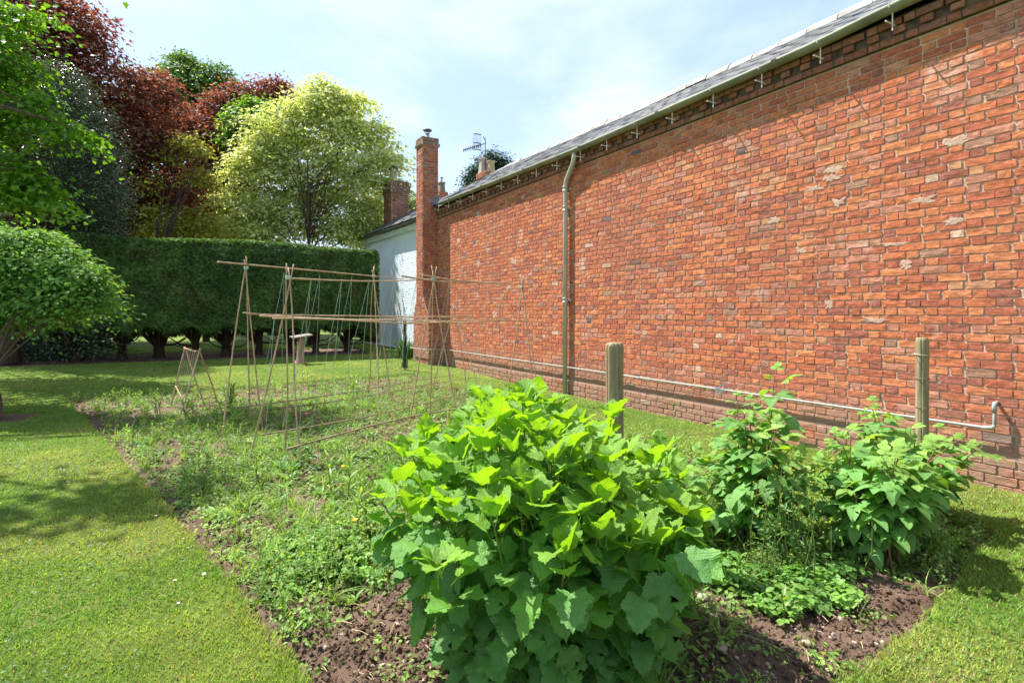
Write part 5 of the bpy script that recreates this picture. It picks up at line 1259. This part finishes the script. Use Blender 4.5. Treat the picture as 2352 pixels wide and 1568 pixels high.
def patch_weeds(name, label, Ts, cx_, cy_, rx, ry, n, size, ca, cb):
    mb = MB(); x = rng.normal(cx_, rx, n); y = rng.normal(cy_, ry, n); k = bed_d(x, y) > .03; x, y = x[k], y[k]; w_ = rng.integers(len(Ts), size=len(x))
    for k, T in enumerate(Ts):
        i = w_ == k
        if i.sum(): scatter(mb, T[0], T[1], np.stack([x[i], y[i], soil_z(x[i], y[i])], 1), ring_rot(i.sum(), .25), rng.uniform(*size, i.sum()), tints(i.sum(), ca, cb, .15))
    tag(mb.build(name, M['weed'], kind='stuff'), label, 'weeds')
patch_weeds('buttercup_leaves', 'patch of low lobed buttercup leaves left of the currant bush', [T_trif(i, 9) for i in range(20, 24)], .80, 3.50, .17, .17, 170, (.07, .115), (.10, .22, .04), (.19, .35, .06))
patch_weeds('cut_leaved_weeds', 'low cut leaved weeds at the foot of the raspberries', [T_trif(i, 10) for i in range(24, 28)], 2.85, 1.74, .22, .09, 46, (.09, .14), (.10, .23, .045), (.19, .35, .07))
# fallen clods over the soil
def clods():
    me_v = np.array([(0, 0, 1), (.9, 0, .3), (.28, .85, .3), (-.72, .53, .3), (-.72, -.53, .3), (.28, -.85, .3), (0, 0, -.6)], float); F = np.array([(0, 1, 2), (0, 2, 3), (0, 3, 4), (0, 4, 5), (0, 5, 1), (6, 2, 1), (6, 3, 2), (6, 4, 3), (6, 5, 4), (6, 1, 5)])
    x, y, r = polar_pts(110000, 1.6, 9, 1.9); k = in_view(x, y) & (bed_d(x, y) > .03); x, y = x[k], y[k]
    k = rng.random(len(x)) < .12 + .88 * BARE(x, y); x, y = x[k], y[k]; n = len(x)
    mb = MB(); scatter(mb, me_v, F, np.stack([x, y, soil_z(x, y)], 1), frames(rand_dirs(n)), np.minimum(rng.gamma(2.0, .0042, n) + .003, .022)[:, None] * rng.uniform(.6, 1.2, (n, 3)), (1, 1, 1))
    o = mb.build('soil_crumbs', M['soil'], kind='stuff'); tag(o, 'loose crumbly brown clods of dug soil', 'soil')
clods()
def grit():
    x, y, r = polar_pts(9000, 1.6, 7, 1.8); k = in_view(x, y) & (bed_d(x, y) > .05); x, y = x[k], y[k]; k = rng.random(len(x)) < .05 + .5 * BARE(x, y); x, y = x[k], y[k]; n = len(x)
    V = np.array([(0, 0, .7), (1, 0, .1), (.3, .9, .15), (-.8, .5, .1), (-.75, -.5, .15), (.3, -.9, .1), (0, 0, -.5)], float); F = np.array([(0, 1, 2), (0, 2, 3), (0, 3, 4), (0, 4, 5), (0, 5, 1), (6, 2, 1), (6, 3, 2), (6, 4, 3), (6, 5, 4), (6, 1, 5)])
    mb = MB(); scatter(mb, V, F, np.stack([x, y, soil_z(x, y) + .001], 1), ring_rot(n, .4), np.minimum(rng.gamma(1.6, .0035, n) + .002, .016)[:, None] * rng.uniform(.6, 1.3, (n, 3)), (1, 1, 1))
    o = mb.build('gravel', M['stone'], kind='stuff'); tag(o, 'small pale stones mixed into the dug soil', 'gravel')
    # dead stalks and straw lying about
    x, y, r = polar_pts(2600, 1.6, 8, 1.6); k = in_view(x, y) & (bed_d(x, y) > .03); x, y = x[k], y[k]; mb = MB()
    for a, b in zip(x, y):
        l = rng.uniform(.03, .12); t = rng.uniform(0, 6.28); d = np.array([math.cos(t) * l, math.sin(t) * l, rng.normal(0, .008)]); p = np.array([a, b, float(soil_z(a, b)) + .008]); mb.add(*tube([p, p + d * .5 + [0, 0, .006], p + d], .0014, 3, False))
    o = mb.build('dead_stalks', simple_mat('straw', (.42, .33, .20), .85), kind='stuff'); tag(o, 'dry dead stalks lying over the bed', 'straw')
grit()
# clover and broad-leaved weeds in the turf
def clover():
    x, y, r = polar_pts(42000, 1.5, 9, 1.7); k = in_view(x, y) & (bed_d(x, y) < -.02) & (x < 5.9); x, y, r = x[k], y[k], r[k]
    d = fbm(x * 1.7, y * 1.7, 91); k = rng.random(len(x)) < np.clip((d - .47) * 7, .02, 1); x, y, r = x[k], y[k], r[k]; n = len(x)
    V0, F0 = leaf_quad(.85); mb = MB(); p = np.stack([x, y, ground_z(x, y) + rng.uniform(.012, .028, n)], 1)
    scatter(mb, V0, F0, p, frames(np.stack([rng.normal(0, .3, n), rng.normal(0, .3, n), np.ones(n)], 1)), (.010 + .0022 * r) * rng.uniform(.7, 1.3, n), tints(n, (.055, .135, .028), (.12, .21, .05), .2))
    o = mb.build('clover_leaves', M['weed'], kind='stuff'); tag(o, 'patches of clover leaves in the mown lawn', 'clover')
clover()

# single taller weeds, each one a plant
def tall_weed(label, x, y, h, seed, n_stem=1, ca=(.085, .20, .035), cb=(.17, .30, .05), nl=18, ll=.30, w=.24):
    t = thing('leafy_weed', label, 'weed', (x, y, float(soil_z(x, y)) - .01), 'tall single weeds in the bed'); r = np.random.default_rng(seed)
    V0, F0 = leaf_simple(w, .18, .3, 3); lm = MB().add(V0, F0, (1, 1, 1)).mesh('leaf'); lm.materials.append(M['rasp'])
    for s in range(n_stem):
        o_ = np.array([r.normal(0, .05), r.normal(0, .05), 0]) * (n_stem > 1); hh = h * r.uniform(.7, 1.0) if s else h; ln = np.array([r.normal(0, .10), r.normal(0, .10), 1.0])
        MB().add(*tube([o_, o_ + ln * hh * .5, o_ + ln * hh], [.006, .0045, .002], 5, False)).build('stem', M['stem'], t)
        for i in range(nl):
            f = .10 + .9 * i / nl; a = i * 2.4 + s; e = .25 + .95 * f + r.normal(0, .15); d = np.array([[math.cos(a) * math.cos(e), math.sin(a) * math.cos(e), math.sin(e)]]); nn = np.array([[-math.cos(a) * math.sin(e), -math.sin(a) * math.sin(e), math.cos(e)]])
            R = frames(nn, d)[0]; o = bpy.data.objects.new('leaf', lm); COL.objects.link(o); o.parent = t; s_ = h * ll * r.uniform(.75, 1.15) * (1 - .5 * abs(f - .5))
            o.matrix_local = Matrix.Translation(o_ + ln * hh * f) @ Matrix(R.tolist()).to_4x4() @ Matrix.Diagonal((s_, s_, s_, 1)); o.color = (*tints(1, ca, cb, .12)[0], 1)
tall_weed('upright bright green weed by the left bed edge', .07, 6.0, .26, 1)
tall_weed('bushy green weed at the foot of the nearest leaning cane', .50, 5.30, .26, 2, 3, nl=14)
tall_weed('tall willowy weed left of the currant bush', 1.00, 4.60, .40, 3, 2)
tall_weed('willowy weed closest to the left flank of the currant bush', .98, 3.70, .34, 4, 3, nl=16)
tall_weed('upright weed standing at the far bed edge beside the log stand', 2.0, 11.6, .42, 5, 2)
tall_weed('bushy weed under the second cane tripod', 2.5, 9.7, .45, 6, 4, nl=14)
tall_weed('dark leafy weed between the pea frame and the canes', .55, 9.6, .42, 7, 5, (.05, .14, .03), (.10, .22, .04), nl=14, ll=.36)
tall_weed('long leaved weed in front of the pea frame', .05, 8.7, .40, 8, 3, (.06, .17, .03), (.12, .26, .04), nl=9, ll=.5, w=.2)
tall_weed('leafy weed at the left end of the pea frame', -.35, 9.4, .36, 9, 3, (.06, .16, .03), (.12, .25, .04), nl=9, ll=.5, w=.2)
tall_weed('small weed in the bare soil below the raspberries', 2.52, 1.62, .16, 10, 1, nl=9, ll=.5, w=.3)

# ------------------------------------------------------------------ marigolds and daisies
def flower(name, label, cat, x, y, z0, h, r, petals, mat, group, n=10):
    t = thing(name, label, cat, (x, y, z0), group)
    pm = MB(); V0 = np.array([(0, .12, 0), (.16, .6, .05), (0, 1, .02), (-.16, .6, .05)]); F0 = np.array([(0, 1, 2), (0, 2, 3)])
    a = np.linspace(0, 6.28, n, endpoint=False); d = np.stack([np.cos(a), np.sin(a), np.full(n, .15)], 1)
    scatter(pm, V0, F0, np.tile([[0, 0, h]], (n, 1)), frames(np.tile([[0, 0, 1.0]], (n, 1)), d), r, (1, 1, 1)); pm.build('petals', M[mat], t)
    MB().add(*lathe([(0, h + .003), (r * .25, h + .002), (r * .3, h - .002), (0, h - .004)], 8)).build('centre', M['petal_yellow'], t)
    MB().add(*tube([(0, 0, 0), (0, 0, h)], .0018, 4, False)).build('stem', M['stem'], t); return t
def copy_thing(o, loc, rz, sc_):
    c = o.copy(); COL.objects.link(c); c.location = loc; c.rotation_euler = (rng.normal(0, .15), rng.normal(0, .15), rz); c.scale = (sc_,) * 3
    for ch in o.children:
        d = ch.copy(); COL.objects.link(d); d.parent = c
    return c
mg = None
MGL = ['orange marigold highest of the cluster by the pea frame', 'orange marigold behind the pea frame right foot', 'orange marigold between pea frame and first canes', 'orange marigold nearest the far lawn edge by the canes', 'orange marigold low inside the pea frame legs', 'orange marigold alone near the left bed edge', 'orange marigold at the foot of the first far tripod', 'orange marigold in front of the nearest tripod', 'orange marigold beside the tall willowy weed', 'orange marigold closest to the currant bush', 'orange marigold far off toward the brick wall', 'orange marigold by the back edge of the bed', 'orange marigold in the middle between the cane rows']
for mi, (x, y) in enumerate(((.55, 10.1), (.62, 10.3), (.85, 10.0), (1.0, 10.4), (.32, 9.7), (-.55, 8.3), (.35, 7.5), (1.2, 5.05), (.95, 3.55), (1.6, 3.3), (3.9, 10.6), (2.6, 11.5), (1.9, 7.9))):
    z = float(soil_z(x, y))
    if mg is None: mg = flower('marigold', MGL[0], 'flower', x, y, z, .17, .020, 12, 'petal_orange', 'orange marigolds dotted over the bed', 14)
    else: c_ = copy_thing(mg, (x, y, z), rng.uniform(0, 6), rng.uniform(.8, 1.2)); c_['label'] = MGL[mi]
dz_ = None; cnt = 0
x, y, r = polar_pts(9000, 1.9, 17.2, 1.1); k = in_view(x, y, 0.0) & (bed_d(x, y) < -.05) & (strip_d(x, y) < -.05) & (x < 5.8); x, y = x[k], y[k]
pr = np.where(y > 11.5, np.clip((fbm(x * 1.1, y * 1.1, 95) - .45) * 4, 0.02, 1), .12 * np.clip((fbm(x * 1.1, y * 1.1, 95) - .4) * 5, 0, 1)); k = rng.random(len(x)) < pr * .35; x, y = x[k][:170], y[k][:170]
for a, b in zip(x, y):
    z = float(ground_z(a, b))
    if dz_ is None: dz_ = flower('daisy', 'small white daisy flowering in the mown lawn', 'daisy', a, b, z, .030, .009, 10, 'petal_white', 'white daisies dotted over the lawn', 9)
    else: copy_thing(dz_, (a, b, z), rng.uniform(0, 6), rng.uniform(.9, 1.35))
def pebble(label, x, y, s, seed):
    r = np.random.default_rng(seed); u, v = np.meshgrid(np.linspace(0, 2 * np.pi, 10, endpoint=False), np.linspace(0, np.pi, 7)); V = np.stack([np.cos(u) * np.sin(v), np.sin(u) * np.sin(v), .6 * np.cos(v)], -1).reshape(-1, 3) * (1 + r.normal(0, .06, (70, 1))) * s
    F = np.array([[j * 10 + i, (j + 1) * 10 + i, (j + 1) * 10 + (i + 1) % 10, j * 10 + (i + 1) % 10] for j in range(6) for i in range(10)])
    o = MB().add(V, F).build('stone', M['stone'], None, True); o.location = (x, y, float(soil_z(x, y)) + s * .25); o.rotation_euler = (0, 0, r.uniform(0, 6)); tag(o, label, 'stone', 'stones lying on the bare soil')
pebble('pale rounded stone among weeds left of the currant bush', .87, 3.30, .030, 1)
pebble('flat pale stone on the soil below the bush left side', .86, 1.98, .040, 2)
pebble('small grey stone on soil right of the bush', 2.05, 1.62, .026, 3)
pebble('tan stone on the bare soil near the raspberry weeds', 2.32, 1.95, .030, 4)
pebble('reddish stone at the corner of the right lawn edge', 2.42, 1.45, .024, 5)
pebble('white chip of stone close to the bottom picture edge', 1.95, 1.40, .022, 6)

# ------------------------------------------------------------------ blackcurrant bush in the foreground
def place_leaf(par, mesh, pos, R, s, col):
    o = bpy.data.objects.new('leaf', mesh); COL.objects.link(o); o.parent = par
    o.matrix_local = Matrix.Translation(pos) @ Matrix(R.tolist()).to_4x4() @ Matrix.Diagonal((s, s, s, 1)); o.color = (*col, 1); return o
LT = [leaf_lobed(i, f, d) for i, (f, d) in enumerate(((.30, .30), (.18, .42), (.42, .18), (.24, .30), (.34, .50), (.10, .35)))]
lmesh = []
for V, F, uv in LT:
    me = MB().add(V, F, (1, 1, 1), uv).mesh('leaf', True); me.materials.append(M['currant_o']); lmesh.append(me)
def currant_bush():
    cx0, cy0 = 1.36, 2.00; cz = float(soil_z(cx0, cy0)); t = thing('currant_bush', 'large leafy blackcurrant bush in the foreground with lime green tips', 'bush', (cx0, cy0, cz)); r = np.random.default_rng(77)
    P = []; D = []; N = []; S_ = []; C_ = []; stems = []
    def leaf(p, a, e, s, col, roll=0.0):
        d = np.array([math.cos(a) * math.cos(e), math.sin(a) * math.cos(e), math.sin(e)]); nn = np.array([-math.cos(a) * math.sin(e), -math.sin(a) * math.sin(e), math.cos(e)]) + r.normal(0, .22, 3)
        P.append(p + d * s * .5); D.append(d); N.append(nn); S_.append(s); C_.append(col)
    young = lambda: np.array([.185, .37, .034]) * r.uniform(.85, 1.15); mid = lambda: np.array([.135, .32, .055]) * r.uniform(.75, 1.25); old = lambda: (np.array([.110, .275, .065]) if r.random() > .008 else np.array([.30, .27, .06])) * r.uniform(.75, 1.25)
    NS = 104
    for i in range(NS):
        a = i * 2.39996; q = math.sqrt((i + .5) / NS); R_ = .705 * q * r.uniform(.92, 1.06)
        tx, ty = R_ * math.cos(a), R_ * math.sin(a)
        top = .62 + .47 * math.sqrt(max(0, 1 - (q * .98) ** 2)) + r.normal(0, .05)
        top -= .20 * min(1, max(0, (.861 * tx - .509 * ty + .02) / .42))
        if i % 7 == 4: top += .08
        b = np.array([.13 * q * math.cos(a), .13 * q * math.sin(a), 0]); m = np.array([tx * .66, ty * .66, top * .48]); e_ = np.array([tx, ty, top])
        tt = np.linspace(0, 1, 9)[:, None]; cv = (1 - tt) ** 2 * b + 2 * tt * (1 - tt) * m + tt ** 2 * e_; stems.append((cv, np.linspace(.0085, .0028, 9)))
        L_n = np.linalg.norm(np.diff(cv, axis=0), axis=1).sum(); nn_ = int(L_n / .075)
        for k in range(nn_):
            f = 1 - k / nn_ * .8
            if f < .25: continue
            j = min(7, int(f * 8)); p = cv[j] + (cv[j + 1] - cv[j]) * (f * 8 - j); an = k * 2.4 + i
            if k == 0:
                for w_ in range(4): leaf(p, an + w_ * 1.65 + r.normal(0, .2), r.uniform(.75, 1.2), r.uniform(.065, .105), young())
            elif k == 1: leaf(p, an, r.uniform(.45, .9), r.uniform(.085, .115), young() * .75 + mid() * .25); leaf(p, an + 2.9, r.uniform(.4, .8), r.uniform(.075, .10), young())
            else:
                z_in = p[2]; leaf(p, an if r.random() < .45 else a + r.normal(0, .8), r.uniform(-.15, .45) if k < 5 else r.uniform(-.7, .1), r.uniform(.08, .125), mid() if k < 5 else old())
    # outer skirt: leaves hanging round the flanks
    for i in range(380):
        a = r.uniform(0, 6.28); z = r.uniform(.16, .78); rad = .645 + .04 * math.sin(a * 3) - .33 * max(0, .70 - z) / .70; rad *= r.uniform(.78, 1.0)
        leaf(np.array([rad * math.cos(a), rad * math.sin(a), z]), a + r.normal(0, .5), r.uniform(-1.05, -.1), r.uniform(.07, .135), old() if r.random() < .6 else mid())
    P, D, N, S_, C_ = map(np.array, (P, D, N, S_, C_))
    ok = P[:, 2] > .05; P, D, N, S_, C_ = P[ok], D[ok], N[ok], S_[ok], C_[ok]
    R = frames(N, D); camv = np.array([0 - cx0, 0 - cy0, 1.5 - cz]); dist = np.linalg.norm(P - camv, axis=1); sc_ = S_ / dist * np.where((P @ camv) > -.35, 1.0, .5)
    ordr = np.argsort(-sc_); pick = ordr[:300]; rest = ordr[300:]
    for i in pick: place_leaf(t, lmesh[int(r.integers(6))], P[i], R[i], float(S_[i]), C_[i])
    mb = MB(); w_ = r.integers(6, size=len(rest))
    for k in range(6):
        i = rest[w_ == k]
        if len(i): scatter(mb, LT[k][0], LT[k][1], P[i], R[i], S_[i], C_[i], LT[k][2])
    mb.build('leaf', M['currant'], t, True, 'stuff')
    for q_, (cv, rad) in enumerate(stems):
        if q_ % 2 == 0 or q_ < 30: MB().add(*tube(cv, rad, 6, False)).build('stem', M['stem'], t, True)
    for i in range(9):
        a = r.uniform(0, 6.28); b = np.array([.07 * math.cos(a), .07 * math.sin(a), -.03]); e_ = np.array([.20 * math.cos(a), .20 * math.sin(a), .38]); MB().add(*tube([b, b * .5 + e_ * .5 + r.normal(0, .015, 3), e_], [.017, .013, .008], 7, False)).build('woody_stem', M['bark_grey'], t, True)
currant_bush()

# ------------------------------------------------------------------ raspberries
def rasp_leaf(seed):
    r = np.random.default_rng(seed); half = [(0, 0), (.22, .02), (.28, .10), (.38, .20), (.37, .31), (.39, .42), (.33, .53), (.31, .63), (.21, .76), (.17, .83), (0, 1.0)]
    V = []; F = []; U = []
    def leaflet(o, a, s, tilt):
        b = len(V); c, sn = math.cos(a), math.sin(a)
        pts = [(0, 0), (0, .33), (0, .66), (0, 1.0)] + [(p[0], p[1]) for p in half[1:-1]] + [(-p[0], p[1]) for p in half[1:-1]]
        for (x, y) in pts:
            z = .25 * abs(x) - .30 * y * y + r.normal(0, .008); xx, yy = x * s, y * s
            V.append((o[0] + xx * c + yy * sn, o[1] - xx * sn + yy * c, o[2] + z * s + tilt * y * s)); U.append((x * .9, y, 0))
        n = len(half) - 2
        for sg, st in ((1, 4), (-1, 4 + n)):
            idx = [0] + list(range(st, st + n)) + [3]
            for i in range(len(idx) - 1):
                m_ = 1 if i < 6 else 2; t = (m_, idx[i], idx[i + 1]); F.append(tuple(b + q for q in (t if sg > 0 else t[::-1])))
            F.append(tuple(b + q for q in ((1, idx[6], 2) if sg > 0 else (2, idx[6], 1))))
    leaflet((0, .42, 0), 0, .62, -.05); leaflet((0, .30, 0), 1.25, .50, .0); leaflet((0, .30, 0), -1.25, .50, .0)
    if seed % 2: leaflet((0, .12, 0), 1.5, .40, 0); leaflet((0, .12, 0), -1.5, .40, 0)
    V = np.array(V); n0 = len(V); F = [f for f in F if len(set(f)) == 3]
    F += [(n0, n0 + 1, n0 + 2), (n0, n0 + 2, n0 + 3)]; V = np.concatenate([V, [(-.008, -.25, -.05), (.008, -.25, -.05), (.006, .45, 0), (-.006, .45, 0)]]); U += [(0, .01, 0)] * 4
    V[:, 2] -= .18 * np.clip(V[:, 1], 0, 2) ** 2
    return MB().add(V, np.array(F), (1, 1, 1), np.array(U)).mesh('leaf', True)
RL = [rasp_leaf(i) for i in range(5)]
for me in RL: me.materials.append(M['rasp'])
def raspberry(label, x, y, canes, seed, dens=1.0):
    t = thing('raspberry_plant', label, 'raspberry', (x, y, float(soil_z(x, y))), 'raspberry plants along the wire'); r = np.random.default_rng(seed)
    for (bx, by, tx, ty, h, n) in canes:
        b = np.array([bx, by, -.02]); e = np.array([tx, ty, h]); m = (b + e) / 2 + [r.normal(0, .03), r.normal(0, .03), .08]
        tt = np.linspace(0, 1, 9)[:, None]; cv = (1 - tt) ** 2 * b + 2 * tt * (1 - tt) * m + tt ** 2 * e; MB().add(*tube(cv, np.linspace(.0065, .003, 9), 6, False)).build('cane', M['cane'], t, True)
        nn_ = int(n * 1.4)
        for k in range(nn_):
            f = 1 - .82 * k / nn_; j = min(7, int(f * 8)); p = cv[j] + (cv[j + 1] - cv[j]) * (f * 8 - j); a = k * 2.4 + r.uniform(0, .6); el = (.9 if k == 0 else .35) - .75 * (1 - f) + r.normal(0, .2)
            s = r.uniform(.125, .19) * (.6 if k < 2 else 1); d = np.array([[math.cos(a) * math.cos(el), math.sin(a) * math.cos(el), math.sin(el)]]); nv = np.array([[-math.cos(a) * math.sin(el), -math.sin(a) * math.sin(el), math.cos(el)]]) + r.normal(0, .2, (1, 3))
            c = (np.array([.24, .42, .085]) if k < 3 else np.array([.16, .35, .09])) * r.uniform(.8, 1.2); place_leaf(t, RL[int(r.integers(5))], p + d[0] * s * .25, frames(nv, d)[0], float(s), c)
def cane_set(r, n, sp_x, sp_y, h0, h1, nl): return [(r.normal(0, sp_x * .5), r.normal(0, sp_y * .5), r.normal(0, sp_x), r.normal(0, sp_y), r.uniform(h0, h1), nl) for _ in range(n)]
rq = np.random.default_rng(41)
raspberry('taller raspberry plant with a topmost shoot crossing the pale pipe', 3.30, 2.30, [(0, 0, .22, .04, 1.08, 15), (-.1, .05, -.10, .1, .93, 15), (.05, 0, .05, .12, .88, 14)] + cane_set(rq, 20, .25, .18, .36, .80, 11), 51)
raspberry('dense raspberry plant clustered around the slimmer timber post', 4.50, 1.98, [(0, 0, -.22, .1, .84, 15), (.1, 0, -.05, .15, .76, 14), (.2, .0, .42, -.05, .60, 12)] + cane_set(rq, 20, .27, .17, .34, .70, 11), 52)
raspberry('short raspberry shoots between the bush and taller raspberry', 2.80, 2.75, cane_set(rq, 16, .28, .26, .32, .66, 9), 53)
raspberry('low leafy raspberry shoots filling the middle of the row', 3.75, 1.78, cane_set(rq, 24, .30, .18, .36, .70, 11), 54)
# yellow flowering groundsel before the raspberries
gs_ = thing('groundsel', 'spindly weed with tiny yellow flowers before the raspberries', 'weed', (3.02, 1.92, float(soil_z(3.02, 1.92))))
V0, F0 = leaf_quad(.4); lf = MB(); stm = MB(); fl_ = MB(); r = np.random.default_rng(3)
for i in range(22):
    b = np.array([r.normal(0, .14), r.normal(0, .10), 0]); e = b + [r.normal(0, .08), r.normal(0, .08), r.uniform(.3, .62)]; stm.add(*tube([b, (b + e) / 2 + r.normal(0, .015, 3), e], [.004, .003, .002], 4, False))
    n = 26; f = r.random(n); p = b + (e - b) * f[:, None] + r.normal(0, .025, (n, 3)); scatter(lf, V0, F0, p, frames(rand_dirs(n) + [0, 0, .8]), r.uniform(.02, .05, n), tints(n, (.08, .19, .04), (.15, .27, .08)))
    for q in range(3):
        c = e + r.normal(0, .025, 3); fl_.add(*lathe([(0, -.005), (.002, -.004), (.0024, 0), (.0028, .002), (0, .003)], 6, c))
stm.build('stem', M['stem'], gs_, kind='stuff'); lf.build('foliage', M['weed'], gs_); fl_.build('flower_heads', M['petal_yellow'], gs_, kind='stuff')
